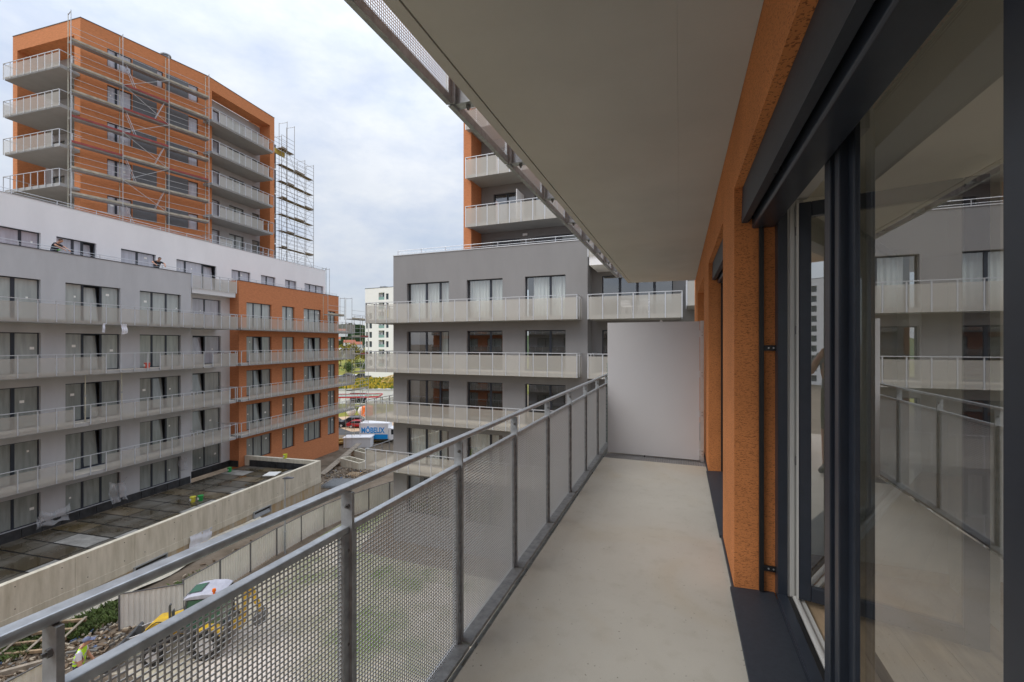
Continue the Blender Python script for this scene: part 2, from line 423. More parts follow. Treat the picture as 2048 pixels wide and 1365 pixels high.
# ------------------------------------------------------------------ roller shutters
def shutter(y0, y1, label, knobs):
    t = thing('roller_shutter', label, 'roller shutter', (0.45, (y0 + y1) / 2, W(0.75)), group='roller shutters of the facade')
    MB().prism([(0.372, W(0.985)), (0.366, W(0.775)), (0.366, W(0.762)), (0.405, W(0.762)), (0.405, W(0.768)), (0.376, W(0.772)), (0.384, W(0.985))], y0, y1).build('housing_cover', M_['anthm'], t)
    MB().prism([(0.425, W(0.85)), (0.425, W(0.732)), (0.432, W(0.722)), (0.548, W(0.722)), (0.548, W(0.85))], y0, y1).build('bottom_slat', M_['anth'], t, bevel=0.003)
    sl_ = MB()
    for k in range(5): sl_.tube((0.47, y0, W(0.88 + k * .02)), (0.47, y1, W(0.88 + k * .02)), 0.012)
    sl_.build('rolled_slats', M_['anth'], t)
    if y0 > 3:
        gy = y1 - 0.03
    else:
        gy = y1 - 0.03
    MB().box(0.462, 0.488, gy, gy + 0.027, W(FL + 0.05), W(0.75)).build('guide_rail', M_['black'], t, bevel=0.002)
    for z in (-1.42, -0.05):
        b_ = MB().box(0.488, 0.552, gy + 0.006, gy + 0.012, W(z), W(z + 0.035)).build('bracket', M_['black'], t)
        for x in (0.513, 0.540): MB().tube((x, gy + .0055, W(z + .018)), (x, gy + .001, W(z + .018)), 0.005).build('screw', M_['alu'], b_)
    for y in knobs:
        k_ = MB().tube((0.415, y, W(0.83)), (0.415, y, W(0.772)), 0.009).tube((0.415, y, W(0.775)), (0.398, y + .01, W(0.762)), 0.007).tube((0.415, y - .02, W(.80)), (0.415, y + .02, W(.80)), 0.011)
        k_.build('stop', M_['black'], t)
shutter(-0.348, 3.118, 'large anthracite roller shutter box above the open balcony door', (2.25, 3.05))
shutter(3.912, 5.828, 'anthracite roller shutter box of the second window, between the two piers', (5.75,))

# ------------------------------------------------------------------ balcony door with fixed light
door = thing('balcony_door', 'anthracite glazed balcony door standing open beside its large fixed pane', 'balcony door', (0.6, 1.9, W(FL)))
fz0, fz1 = FL + 0.05, 0.975
f_ = MB()
f_.box(0.552, 0.602, 3.03, 3.118, W(fz0), W(fz1))                                    # far jamb
f_.box(0.552, 0.604, 2.0, 3.029, W(fz1 - 0.12), W(fz1)).box(0.552, 0.604, -0.348, 1.9995, W(fz1 - 0.07), W(fz1))                           # head
f_.box(0.550, 0.600, -0.348, 3.029, W(fz0 - 0.03), W(fz0 + 0.035))                   # threshold outside
f_.box(0.5485, 0.556, -0.348, 3.028, W(fz0 - 0.012), W(fz0 + 0.012))
f_.build('door_frame', M_['anth'], door, bevel=0.002)
MB().box(0.6025, 0.668, 3.045, 3.117, W(fz0), W(fz1 - .12)).box(0.668, 0.69, 3.06, 3.117, W(fz0), W(fz1 - .12)).box(0.615, 0.64, 3.034, 3.044, W(fz0 + .03), W(fz1 - .12)).build('inner_jamb', M_['pvc'], door, bevel=0.003)
MB().box(0.6045, 0.705, 2.13, 3.059, W(fz1 - .119), W(fz1 + .04)).build('inner_head', M_['pvc'], door)
MB().box(0.6035, 0.69, 3.06, 3.118, W(fz1 - .1195), W(fz1)).build('inner_jamb', M_['pvc'], door)
MB().box(0.601, 0.625, -0.3, 3.03, W(fz0), W(fz0 + 0.03)).build('seal', M_['black'], door)
MB().tube((0.645, -0.3, W(fz0 + 0.022)), (0.645, 3.04, W(fz0 + 0.022)), 0.017, 10).box(0.665, 0.69, -.3, 3.04, W(fz0 - .002), W(fz0 + .02)).build('inner_threshold', M_['pvc'], door, smooth=False)
for y, z in ((2.23, fz0 + .045),):
    MB().box(0.63, 0.662, y, y + .05, W(z - .008), W(z + .004)).tube((0.645, y + .02, W(z)), (0.645, y + .02, W(z + .014)), .008).build('strike_plate', M_['bolt'], door)
for z in (-0.75, 0.03, 0.62):
    MB().box(0.652, 0.664, 3.03, 3.045, W(z), W(z + 0.09)).tube((0.648, 3.032, W(z + .02)), (0.648, 3.032, W(z + .07)), .006).build('lock_plate', M_['bolt'], door)
# mullion, stepped profile
mu = MB().box(0.552, 0.603, 2.055, 2.125, W(fz0), W(fz1 - .12)).box(0.566, 0.604, 2.012, 2.054, W(fz0), W(fz1 - .12)).box(0.556, 0.604, 1.965, 2.011, W(fz0), W(fz1 - .12)).box(0.585, 0.6045, 1.905, 1.964, W(fz0), W(fz1 - .12))
mu.build('mullion', M_['anth'], door, bevel=0.004)
MB().box(0.552, 0.606, 0.90, 1.07, W(fz0), W(fz1 - .12)).build('mullion', M_['anth'], door, bevel=0.004)
MB().box(0.57, 0.604, -0.348, -0.27, W(fz0), W(fz1 - .12)).build('door_frame', M_['anth'], door, bevel=0.003)
MB().box(0.580, 0.6045, 1.071, 1.904, W(fz0 + .036), W(fz0 + .10)).build('glazing_bead', M_['anth'], door)
MB().quad((0.612, 1.05, W(fz0 + .08)), (0.612, 1.95, W(fz0 + .08)), (0.612, 1.95, W(fz1 - .06)), (0.612, 1.05, W(fz1 - .06))).build('fixed_pane', M_['glass'], door)
MB().quad((0.612, -0.28, W(fz0 + .06)), (0.612, 0.92, W(fz0 + .06)), (0.612, 0.92, W(fz1 - .10)), (0.612, -0.28, W(fz1 - .10))).build('fixed_pane', M_['glass'], door)
# open sash: hinged on the far jamb, swung 76 degrees into the room (local x along the leaf, y = outer side)
SA = Matrix.Translation((0.650, 3.035, 0)) @ Matrix.Rotation(R(-14.4), 4, 'Z')
sz0, sz1 = fz0 + 0.04, fz1 - 0.15
sa = MB().box(0.012, 0.072, -0.03, 0.028, W(sz0), W(sz1)).box(0.70, 0.79, -0.03, 0.028, W(sz0), W(sz1)).box(0.0725, 0.699, -0.029, 0.027, W(sz0), W(sz0 + .085)).box(0.0725, 0.699, -0.029, 0.027, W(sz1 - .085), W(sz1))
sash = sa.build('sash', M_['anth'], door, SA, bevel=0.004)
MB().box(0.0, 0.0115, -0.034, 0.03, W(sz0), W(sz1)).build('sash_edge', M_['pvc'], sash, SA)
MB().quad((0.070, -0.012, W(sz0 + .08)), (0.705, -0.012, W(sz0 + .08)), (0.705, -0.012, W(sz1 - .08)), (0.070, -0.012, W(sz1 - .08))).build('sash_pane', M_['glass'], sash, SA)

# ------------------------------------------------------------------ railing of the balcony
PITCH = 0.0154
RZ90 = Matrix.Rotation(R(90), 4, 'Z')
def lattice(w, h, pitch, bar, name, mt, th=.0015):
    """perforated sheet: square holes, bars left between them (x along, z up)"""
    b = MB(); nx, nz = int(w / pitch), int(h / pitch)
    px, pz = w / nx, h / nz
    for i in range(nx + 1): b.box(i * px - bar / 2, i * px + bar / 2, -th, th, 0, h)
    for i in range(nz + 1): b.box(0, w, -th + .0002, th - .0002, i * pz - bar / 2, i * pz + bar / 2)
    return b.mesh(name, mt)
PSP = 0.828
POSTS = [0.452 - PSP * k for k in (3, 2, 1)] + [0.452] + [1.228 + PSP * k for k in range(12)]
XR = -1.10
rail = thing('balcony_railing', 'galvanised balcony railing with perforated panels beside the concrete floor', 'railing', (XR, 3, W(FL)))
MB().box(-1.128, -1.085, POSTS[0] - .4, 10.4, W(-0.526), W(-0.504)).build('handrail', M_['galv'], rail, bevel=0.007, seg=3)
pm = MB().box(-1.122, -1.074, -0.006, 0.006, W(FL + .015), W(-0.5265)).mesh('post', M_['galvd'])
side = MB().box(-1.116, -1.086, -0.003, 0.022, W(FL + 0.016), W(-0.669)).mesh('panel_side', M_['galvd'])
wpan = PSP - 0.06
zb, zt = FL + 0.016, -0.668
lat = lattice(wpan, zt - zb, PITCH, 0.0043, 'perforated_panel', M_['sheet'])
topb = MB().box(-1.1185, -1.085, 0.0065, PSP - 0.0065, W(-0.668), W(-0.645)).mesh('panel_top_rail', M_['galv'])
botb = MB().box(-1.118, -1.028, 0.0065, PSP - 0.0065, W(FL - 0.006), W(FL + 0.0155)).mesh('panel_bottom_rail', M_['galvd'])
boltm = MB().tube((0, 0, 0), (0, -0.007, 0), 0.0085, 6).tube((0, -0.006, 0), (0, -0.014, 0), 0.0045, 6).mesh('bolt', M_['bolt'])
for k, y in enumerate(POSTS):
    T = Matrix.Translation((0, y, 0))
    p = inst(pm, 'post', rail, T)
    for z in (-0.575, -0.73, -1.06, -1.42):
        if y > -0.5 and y < 6.6: inst(boltm, 'bolt', p, Matrix.Translation((-1.091, y - 0.006, W(z))))
    if k == len(POSTS) - 1: break
    fx = (POSTS[k + 1] - y) / PSP
    pa = inst(lat, 'infill_panel', rail, Matrix.Translation((-1.101, y + 0.03, W(zb))) @ RZ90 @ Matrix.Diagonal(((fx * PSP - .06) / (PSP - .06), 1, 1, 1)))
    inst(side, 'panel_frame', pa, Matrix.Translation((0, y + 0.0095, 0)))
    inst(side, 'panel_frame', pa, Matrix.Translation((0, POSTS[k + 1] - 0.0285, 0)))
    for msh, nm in ((topb, 'panel_top_rail'), (botb, 'panel_bottom_rail')):
        b_ = inst(msh, nm, pa, T @ Matrix.Diagonal((1, fx, 1, 1))); bv = b_.modifiers.new('bevel', 'BEVEL'); bv.width = 0.004; bv.segments = 2
    # fixing plate under the bottom rail
    f2 = MB().box(-1.12, -1.0, y + .02, y + .09, W(FL - .16), W(FL - .15)).box(-1.027, -1.0, y + .05, y + .06, W(FL - .1), W(FL - .01)).box(-1.03, -1.003, y - .10, y - .02, W(FL - .03), W(FL - .024))
    if -1 < y < 6.6: f2.build('fixing_bracket', M_['galvd'], rail)

# ------------------------------------------------------------------ railing of the balcony above (its foot shows below the slab edge)
upr = thing('upper_balcony_railing', 'perforated railing foot of the balcony overhead, bolted along the ceiling edge', 'railing', (-1.25, 4, W(CE)))
UP = [2.335 + 0.945 * k for k in range(-5, 9)]
latu = lattice(0.87, 0.9, 0.0154, 0.0040, 'perforated_panel', M_['sheet'], .0007)
ubar = MB().box(-1.325, -1.293, 0.008, 0.937, W(CE + .033), W(CE + .085)).mesh('panel_bottom_rail', M_['galvd'])
uplate = MB().box(-1.318, -1.27, -0.005, 0.005, W(CE + .04), W(CE + 1.1)).mesh('post', M_['galvd'])
upside = MB().box(-1.314, -1.294, 0, .031, W(CE + .086), W(CE + .95)).mesh('panel_frame', M_['galv'])
ubrk = MB().box(-1.29, -1.147, 0.03, 0.038, W(CE + .05), W(CE + .17)).box(-1.29, -1.147, 0.0385, 0.10, W(CE + .05), W(CE + .058)).mesh('fixing_bracket', M_['galv'])
for k, y in enumerate(UP):
    T = Matrix.Translation((0, y, 0))
    inst(uplate, 'post', upr, T)
    br = inst(ubrk, 'fixing_bracket', upr, T)
    MB().tube((-1.215, 0.065, W(CE + .05)), (-1.215, 0.065, W(CE + .03)), 0.014, 6).tube((-1.215, .065, W(CE + .03)), (-1.215, .065, W(CE + .018)), .008, 6).build('bolt', M_['bolt'], br, T)
    if k < len(UP) - 1:
        pa = inst(latu, 'infill_panel', upr, Matrix.Translation((-1.303, y + 0.04, W(CE + .086))) @ RZ90)
        inst(ubar, 'panel_bottom_rail', pa, T)
        for q in (.008, .906): inst(upside, 'panel_frame', pa, Matrix.Translation((0, y + q, 0)))
MB().box(-1.26, -1.22, UP[0], UP[-1], W(CE + 1.1), W(CE + 1.125)).build('handrail', M_['galv'], upr)

# ------------------------------------------------------------------ privacy screen at the end
scr = thing('privacy_screen', 'pale grey board privacy screen closing off the end of the balcony', 'screen', (-0.36, 6.34, W(FL)))
MB().box(-0.973, 0.245, 6.336, 6.344, W(-1.573), W(0.287)).build('board', M_['screen'], scr, bevel=0.0015)
MB().box(0.252, 0.298, 6.33, 6.37, W(FL + .005), W(0.295)).build('post', M_['alu'], scr, bevel=0.003)
for z in (0.12, -0.42, -0.95, -1.47):
    b_ = MB().box(0.238, 0.29, 6.322, 6.3355, W(z - .045), W(z + .045)).build('bracket', M_['alu'], scr, bevel=0.002)
    for dz in (-.022, .022): MB().tube((0.275, 6.3225, W(z + dz)), (.275, 6.317, W(z + dz)), .006).build('screw', M_['bolt'], b_)
MB().box(-0.26, -0.225, 6.325, 6.355, W(0.2875), W(0.303)).tube((-.243, 6.33, W(.30)), (-.243, 6.33, W(.315)), .01).build('clip', M_['alu'], scr)
MB().box(-0.47, -0.455, 6.33, 6.35, W(-1.596), W(-1.5735)).build('foot', M_['black'], scr)
nb = MB()
for k in range(9): nb.tube((-1.06 + k * .02, 6.9, W(FL)), (-1.06 + k * .02, 6.9, W(-.32)), .004, 5)
for k in range(22): nb.tube((-1.08, 6.9, W(FL + .05 + k * .058)), (-.88, 6.9, W(FL + .05 + k * .058)), .003, 5)
tag(nb.build('garden_trellis', mat('green_wire', (.03, .12, .07), .5)), 'green wire trellis just behind the privacy screen on the neighbouring balcony', 'trellis')
# ------------------------------------------------------------------ facade kit for the other buildings
M_['grey'] = mat('grey_render', (0.47, 0.48, 0.495), 0.9, var=0.06, vscale=0.9, stretch=(1, 1, .3), bump=0.2, bscale=40, bdist=0.004)
M_['pale'] = mat('pale_render', (0.66, 0.67, 0.68), 0.9, var=0.03, vscale=0.8, bump=0.15, bscale=40, bdist=0.004)
M_['white'] = mat('white_render', (0.84, 0.84, 0.85), 0.9, var=0.035, vscale=0.6, stretch=(1, 1, .4), bump=0.15, bscale=40, bdist=0.004)
M_['dgrey'] = mat('dark_grey_render', (0.25, 0.248, 0.25), 0.9, var=0.05, vscale=0.9, stretch=(1, 1, .3), bump=0.2, bscale=40, bdist=0.004)
M_['mgrey'] = mat('mid_grey_render', (0.15, 0.155, 0.165), 0.9, var=0.05, vscale=0.9, bump=0.2, bscale=40, bdist=0.004)
M_['slab'] = mat('balcony_concrete', (0.36, 0.36, 0.355), 0.85, var=0.05, vscale=1.1)
M_['slabt'] = mat('balcony_top', (0.52, 0.48, 0.41), 0.8, var=0.12, vscale=1.4)
M_['cope'] = mat('coping_metal', (0.11, 0.115, 0.13), 0.5, 0.3)
M_['copew'] = mat('pale_coping', (0.55, 0.56, 0.58), 0.5, 0.2)
M_['perf'] = perforated('perforated_sheet_far', (0.50, 0.47, 0.415), 0.50)
M_['perfl'] = perforated('perforated_sheet_pale', (0.55, 0.53, 0.48), 0.42)
M_['post'] = mat('railing_post', (0.56, 0.58, 0.61), 0.45, 0.4)
M_['postd'] = mat('railing_post_dull', (0.33, 0.34, 0.36), 0.45, 0.4)
M_['paper'] = mat('sticker_paper', (0.80, 0.80, 0.76), 0.8)
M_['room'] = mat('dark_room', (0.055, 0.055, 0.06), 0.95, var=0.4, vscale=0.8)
M_['curtain'] = mat('net_curtain', (0.72, 0.74, 0.72), 0.95)
M_['farglass'] = glass('window_glass', 1.6, (0.92, 0.95, 0.94), base=.26)

def brickish(name, col):
    """orange facade seen from afar: fine horizontal scratch and slightly different coats"""
    m, t, b, o = new_mat(name)
    b.inputs['Roughness'].default_value = 0.9; b.inputs['Specular IOR Level'].default_value = 0.15
    g = t.nodes.new('ShaderNodeNewGeometry'); mpn = t.nodes.new('ShaderNodeMapping'); mpn.inputs['Scale'].default_value = (2.2, 2.2, 11)
    t.links.new(g.outputs['Position'], mpn.inputs[0])
    nz = t.nodes.new('ShaderNodeTexNoise'); nz.inputs['Scale'].default_value = 1.6; nz.inputs['Detail'].default_value = 9; nz.inputs['Roughness'].default_value = 0.7
    t.links.new(mpn.outputs[0], nz.inputs['Vector'])
    rp = t.nodes.new('ShaderNodeValToRGB')
    rp.color_ramp.elements[0].position = 0.3; rp.color_ramp.elements[0].color = (*[x * 0.80 for x in col], 1)
    rp.color_ramp.elements[1].position = 0.7; rp.color_ramp.elements[1].color = (*[x * 1.14 for x in col], 1)
    t.links.new(nz.outputs['Fac'], rp.inputs[0]); t.links.new(rp.outputs[0], b.inputs['Base Color'])
    bp = t.nodes.new('ShaderNodeBump'); bp.inputs['Strength'].default_value = 0.3; bp.inputs['Distance'].default_value = 0.01
    t.links.new(nz.outputs['Fac'], bp.inputs['Height']); t.links.new(bp.outputs[0], b.inputs['Normal'])
    return m
M_['orange'] = brickish('orange_render', (0.56, 0.225, 0.105))
M_['orange2'] = brickish('orange_render_tower', (0.60, 0.24, 0.105))

def film_glass(name, col, k):
    """pane still under its milky protective film, streaked"""
    m, t, b, o = new_mat(name)
    b.inputs['Roughness'].default_value = 0.12; b.inputs['Specular IOR Level'].default_value = 0.9
    g = t.nodes.new('ShaderNodeNewGeometry'); mpn = t.nodes.new('ShaderNodeMapping'); mpn.inputs['Scale'].default_value = (3.0, 3.0, 0.35)
    t.links.new(g.outputs['Position'], mpn.inputs[0])
    nz = t.nodes.new('ShaderNodeTexNoise'); nz.inputs['Scale'].default_value = 1.7; nz.inputs['Detail'].default_value = 6
    t.links.new(mpn.outputs[0], nz.inputs['Vector'])
    rp = t.nodes.new('ShaderNodeValToRGB')
    rp.color_ramp.elements[0].position = 0.35; rp.color_ramp.elements[0].color = (*[x * (1 - k) for x in col], 1)
    rp.color_ramp.elements[1].position = 0.68; rp.color_ramp.elements[1].color = (*[x * (1 + k) for x in col], 1)
    t.links.new(nz.outputs['Fac'], rp.inputs[0]); t.links.new(rp.outputs[0], b.inputs['Base Color'])
    return m
M_['film'] = film_glass('filmed_pane', (0.37, 0.40, 0.385), 0.13)
M_['filmd'] = film_glass('filmed_pane_dark', (0.26, 0.285, 0.27), 0.16)
M_['filmb'] = film_glass('filmed_pane_bluish', (0.46, 0.465, 0.52), 0.12)
M_['greenglass'] = mat('green_glass', (0.22, 0.36, 0.33), 0.08)

PANEL = {}
def unit_panel(mk):
    if mk not in PANEL:
        PANEL[mk] = MB().quad((0, 0, 0), (1, 0, 0), (1, 0, 1), (0, 0, 1)).mesh('railing_panel', M_[mk])
    return PANEL[mk]
POSTM = {}
def unit_post(mk, w=0.05):
    if mk not in POSTM:
        POSTM[mk] = MB().box(-w / 2, w / 2, -0.02, 0.02, 0, 1).mesh('railing_post', M_[mk])
    return POSTM[mk]

def S3(x, y, z): return Matrix.Diagonal((x, y, z, 1))

def balcony(root, M, u0, u1, d0, d1, zf, step=0.82, missing=(), pk='perf', ps='post', ends=(True, True), start=None,
            slab_t=0.2, drop=0.14, top=1.08, gap=0.18, label=None, slabm='slab', end_missing=(False, False), endn=None):
    """one balcony: slab, handrail, posts and perforated panels; missing = list of (ua, ub) bays still without panel"""
    b = MB().box(u0 + 0.06, u1 - 0.06, d0 + 0.07, d1, zf - slab_t, zf).build('balcony', M_[slabm], root, M)
    MB().box(u0 + 0.065, u1 - 0.065, d0 + 0.075, d1, zf + .001, zf + 0.012).build('floor_finish', M_['slabt'], b, M)
    zt = zf + top; zp = zt - gap
    h = MB().bar((u0, d0, zt), (u1, d0, zt), 0.05, 0.035)
    for e, u in zip(ends, (u0, u1)):
        if e: h.bar((u, d0, zt), (u, d1, zt), 0.05, 0.034)
    h.build('handrail', M_[ps], b, M)
    n = max(1, round((u1 - u0) / step)); st = (u1 - u0) / n
    pm_, qm = unit_post(ps), unit_panel(pk)
    for k in range(n + 1):
        u = u0 + k * st
        inst(pm_, 'railing_post', b, M @ Matrix.Translation((u, d0 + 0.012, zf - drop)) @ S3(1, 1, top + drop - 0.02))
        if k < n and not any(a <= u + st / 2 <= c for a, c in missing):
            inst(qm, 'railing_panel', b, M @ Matrix.Translation((u + 0.035, d0 - 0.012, zf - drop)) @ S3(st - 0.07, 1, zp - zf + drop))
    dl = d1 - d0
    for e, u, mi in zip(ends, (u0, u1), end_missing):
        if not e: continue
        n2_ = max(1, round(dl / 0.75)); s2 = dl / n2_
        for k in range(n2_):
            if k: inst(pm_, 'railing_post', b, M @ Matrix.Translation((u, d0 + k * s2, zf - drop)) @ S3(1, 1, top + drop - .02))
            if not mi:
                inst(qm, 'railing_panel', b, M @ Matrix.Translation((u, d0 + k * s2 + .04, zf - drop)) @ Matrix.Rotation(R(90), 4, 'Z') @ S3(s2 - .07, 1, zp - zf + drop))
    return b

def window(root, M, u0, u1, z0, z1, d, splits, pk='film', stick=0.6, tilt=None, fw=0.055, mw=0.10, fm='anth', curtain=0, room=False, inset=0.16, dark=()):
    d = d + inset
    f = MB().box(u0, u0 + fw, d, d + .07, z0, z1).box(u1 - fw, u1, d, d + .07, z0, z1)
    f.box(u0 + fw, u1 - fw, d, d + .069, z1 - fw, z1).box(u0 + fw, u1 - fw, d, d + .069, z0, z0 + fw)
    cuts = [u0 + fw] + [x for s_ in splits for x in (s_ - mw / 2, s_ + mw / 2)] + [u1 - fw]
    for s_ in splits: f.box(s_ - mw / 2, s_ + mw / 2, d - .004, d + .066, z0 + fw, z1 - fw)
    w = f.build('window', M_[fm], root, M)
    st = None
    for i in range(0, len(cuts), 2):
        a, b = cuts[i], cuts[i + 1]
        if tilt is not None and i // 2 == tilt:
            T = M @ Matrix.Translation((0, d + .03, z0 + fw)) @ Matrix.Rotation(R(-7), 4, 'X')
            hh = z1 - z0 - 2 * fw
            sh = MB().box(a, a + .05, 0, .05, 0, hh).box(b - .05, b, 0, .05, 0, hh).box(a + .05, b - .05, 0, .049, 0, .05).box(a + .05, b - .05, 0, .049, hh - .05, hh)
            sh.build('tilted_sash', M_[fm], w, T)
            MB().box(a + .05, b - .05, .02, .035, .05, hh - .05).build('pane', M_[pk], w, T)
            if not room:
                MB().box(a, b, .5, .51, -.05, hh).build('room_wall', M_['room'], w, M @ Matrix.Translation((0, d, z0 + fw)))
        else:
            MB().quad((a, d + .03, z0 + fw), (b, d + .03, z0 + fw), (b, d + .03, z1 - fw), (a, d + .03, z1 - fw)).build('pane', M_[pk], w, M)
        if stick and random.random() < stick and tilt != i // 2:
            cu, cz = rnd(a + .15, b - .15) if b - a > .35 else (a + b) / 2, rnd(z0 + 1.2, z1 - .35) if z1 - z0 > 1.9 else (z0 + z1) / 2
            ww, hh = (0.05, 0.055) if random.random() < .6 else (0.10, 0.075)
            MB().box(cu - ww, cu + ww, d + .024, d + .029, cz - hh, cz + hh).build('sticker', M_['paper'], w, M)
    if room:
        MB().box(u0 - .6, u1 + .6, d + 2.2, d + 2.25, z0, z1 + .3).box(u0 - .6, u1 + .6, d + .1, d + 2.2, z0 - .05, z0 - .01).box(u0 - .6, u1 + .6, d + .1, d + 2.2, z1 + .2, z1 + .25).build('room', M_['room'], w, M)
    if curtain:
        a, b = curtain; c = MB(); n = int((b - a) / .035)
        pts = [(a + (b - a) * k / n, d + .24 + .035 * math.sin(k * 1.05) + .02 * math.sin(k * .37)) for k in range(n + 1)]
        for (x, y), (x2, y2) in zip(pts, pts[1:]): c.quad((x, y, z0 + .02), (x2, y2, z0 + .02), (x2, y2, z1 + .05), (x, y, z1 + .05))
        c.build('curtain', M_['curtain'], w, M, smooth=True)
    return w

# ------------------------------------------------------------------ long building on the left
LA = -7.174
LM = frame(-33.079, 12.095, LA)
FLO = [1.32, -1.76, -4.84, -7.92]
GF = -10.95
left = thing('apartment_building', 'long building shell with a white top storey above grey and orange lower storeys', 'building', (-38, 22, 0))
WG = 1.3
def lz(k): return (FLO[k], 3.66 - 3.08 * k)
A3, B3, C3 = (-0.6, 1.77, (0.64,)), (2.93, 5.92, (3.88, 4.87)), (7.13, 10.08, (8.05, 9.06))
gops = [(a[0], a[1], *lz(k)) for k in range(4) for a in (A3, B3, C3)] + [(-4.6, -1.9, *lz(k)) for k in range(4)]
gops += [(a[0], a[1], GF + .55, -8.66) for a in (A3, B3, C3)]
wall_mb(-9, 10.88, GF, 5.40, gops, 0.26, WG, 0.35).build('grey_wall', M_['grey'], left, LM)
MB().box(-9, 10.9, WG - .03, WG + .38, 5.402, 5.44).build('coping', M_['cope'], left, LM)
for k in range(4):
    z0, z1 = lz(k)
    window(left, LM, *A3[:2], z0, z1, WG, A3[2], 'filmd' if k > 1 else 'film', mw=.17)
    window(left, LM, *B3[:2], z0, z1, WG, B3[2], 'filmd' if k > 1 else 'film', tilt=1, mw=.12)
    window(left, LM, *C3[:2], z0, z1, WG, C3[2], 'filmd' if k > 1 else 'film', tilt=1 if k > 1 else None, mw=.12)
    window(left, LM, -4.6, -1.9, z0, z1, WG, (-3.2,), 'film')
for a in (A3, B3, C3): window(left, LM, *a[:2], GF + .55, -8.66, WG, a[2], 'filmd', stick=.2, mw=.12)
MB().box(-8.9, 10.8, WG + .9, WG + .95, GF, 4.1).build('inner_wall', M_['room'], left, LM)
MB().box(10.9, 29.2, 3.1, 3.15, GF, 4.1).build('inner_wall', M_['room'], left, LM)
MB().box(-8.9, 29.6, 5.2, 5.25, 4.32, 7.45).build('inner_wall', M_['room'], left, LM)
# recessed pale strip
rops = [(11.83, 14.41, *lz(k)) for k in range(4)] + [(11.83, 14.41, GF + .55, -8.66)]
wall_mb(10.88, 15.32, GF, 4.2, rops, 0.24, 2.3, 0.3).build('pale_wall', M_['pale'], left, LM)
for k in range(4): window(left, LM, 11.83, 14.41, *lz(k), 2.3, (13.0,), 'filmb' if k < 2 else 'film', tilt=0 if k > 0 else None)
window(left, LM, 11.83, 14.41, GF + .55, -8.66, 2.3, (13.0,), 'filmd')
# orange block
OW = [(16.09, 18.99, (17.0, 17.95)), (20.35, 22.04, (21.1,)), (23.4, 26.17, (24.3, 25.3)), (27.32, 28.67, (28.0,))]
oops = [(a, b, *lz(k)) for k in range(4) for a, b, _ in OW] + [(a, b, GF + .3, -8.66) for a, b, _ in OW]
wall_mb(15.3, 29.3, -EYE, 5.5, oops, 0.26, WG, 1.02).build('orange_wall', M_['orange'], left, LM)
MB().box(15.28, 29.32, WG - .03, WG + .4, 5.502, 5.54).build('coping', M_['cope'], left, LM)
for k in range(4):
    for i, (a, b, s_) in enumerate(OW): window(left, LM, a, b, *lz(k), WG, s_, 'film' if k < 2 else 'filmd', tilt=(1 if i in (0, 2) and k in (1, 2, 3) else None), mw=.11)
for a, b, s_ in OW: window(left, LM, a, b, GF + .3, -8.66, WG, s_, 'filmd')
wall_mb(0, 9, -EYE, 5.5, [], 0, 0, .3).build('end_wall', M_['orange'], left, LM @ Matrix.Translation((29.3, WG + .02, 0)) @ Matrix.Rotation(R(90), 4, 'Z'))
MB().box(-9, 29.2, WG + .36, 3.6, 4.15, 4.3).build('terrace_slab', M_['slab'], left, LM)
# white top storey
WW = [(-3.0, -0.9, (-2.,)), (0.4, 2.98, (2.09,)), (3.75, 7.44 - 1.51, (4.83 - .15, 5.2)), (7.44, 9.87, (8.61,)), (11.47, 15.07, (12.31, 13.87)), (16.61, 18.73, (17.6,)), (20.01, 21.89, (20.85,)), (23.21, 24.92, (24.0,)), (26.18, 29.44, (27.2, 28.3))]
wall_mb(-9, 29.78, 4.3, 8.76, [(a, b, 4.45, 6.79) for a, b, _ in WW], 0.2, 3.5, 0.35).build('white_wall', M_['white'], left, LM)
MB().box(-9, 29.8, 3.48, 3.88, 8.762, 8.79).build('coping', M_['copew'], left, LM)
for i, (a, b, s_) in enumerate(WW): window(left, LM, a, b, 4.45, 6.79, 3.5, s_, 'filmb', stick=.7, tilt=(2 if i in (2, 4) else None), mw=.14)
MB().box(-9, 29.7, 3.9, 12, 7.5, 7.7).build('roof', M_['slab'], left, LM)
wall_mb(0, 8.5, 4.3, 8.76, [], 0, 0, .2).build('white_end_wall', M_['white'], left, LM @ Matrix.Translation((29.78, 3.52, 0)) @ Matrix.Rotation(R(90), 4, 'Z'))
# guard rails on parapets
def guard(par, M, u0, u1, d, z, h, step, mk='post', r=0.018, mid=True):
    g_ = MB().tube((u0, d, z + h), (u1, d, z + h), r, 6)
    if mid: g_.tube((u0, d, z + h * .45), (u1, d, z + h * .45), r * .7, 6)
    n = round((u1 - u0) / step)
    for k in range(n + 1):
        u = u0 + (u1 - u0) * k / n; g_.tube((u, d, z), (u, d, z + h - .001), r, 6)
    return g_.build('guard_rail', M_[mk], par, M)
guard(left, LM, -9, 10.8, WG + .2, 5.44, 0.28, 1.9)
guard(left, LM, 15.4, 29.2, WG + .2, 5.54, 0.26, 2.0)
guard(left, LM, -9, 29.7, 3.7, 8.79, 0.30, 2.1)
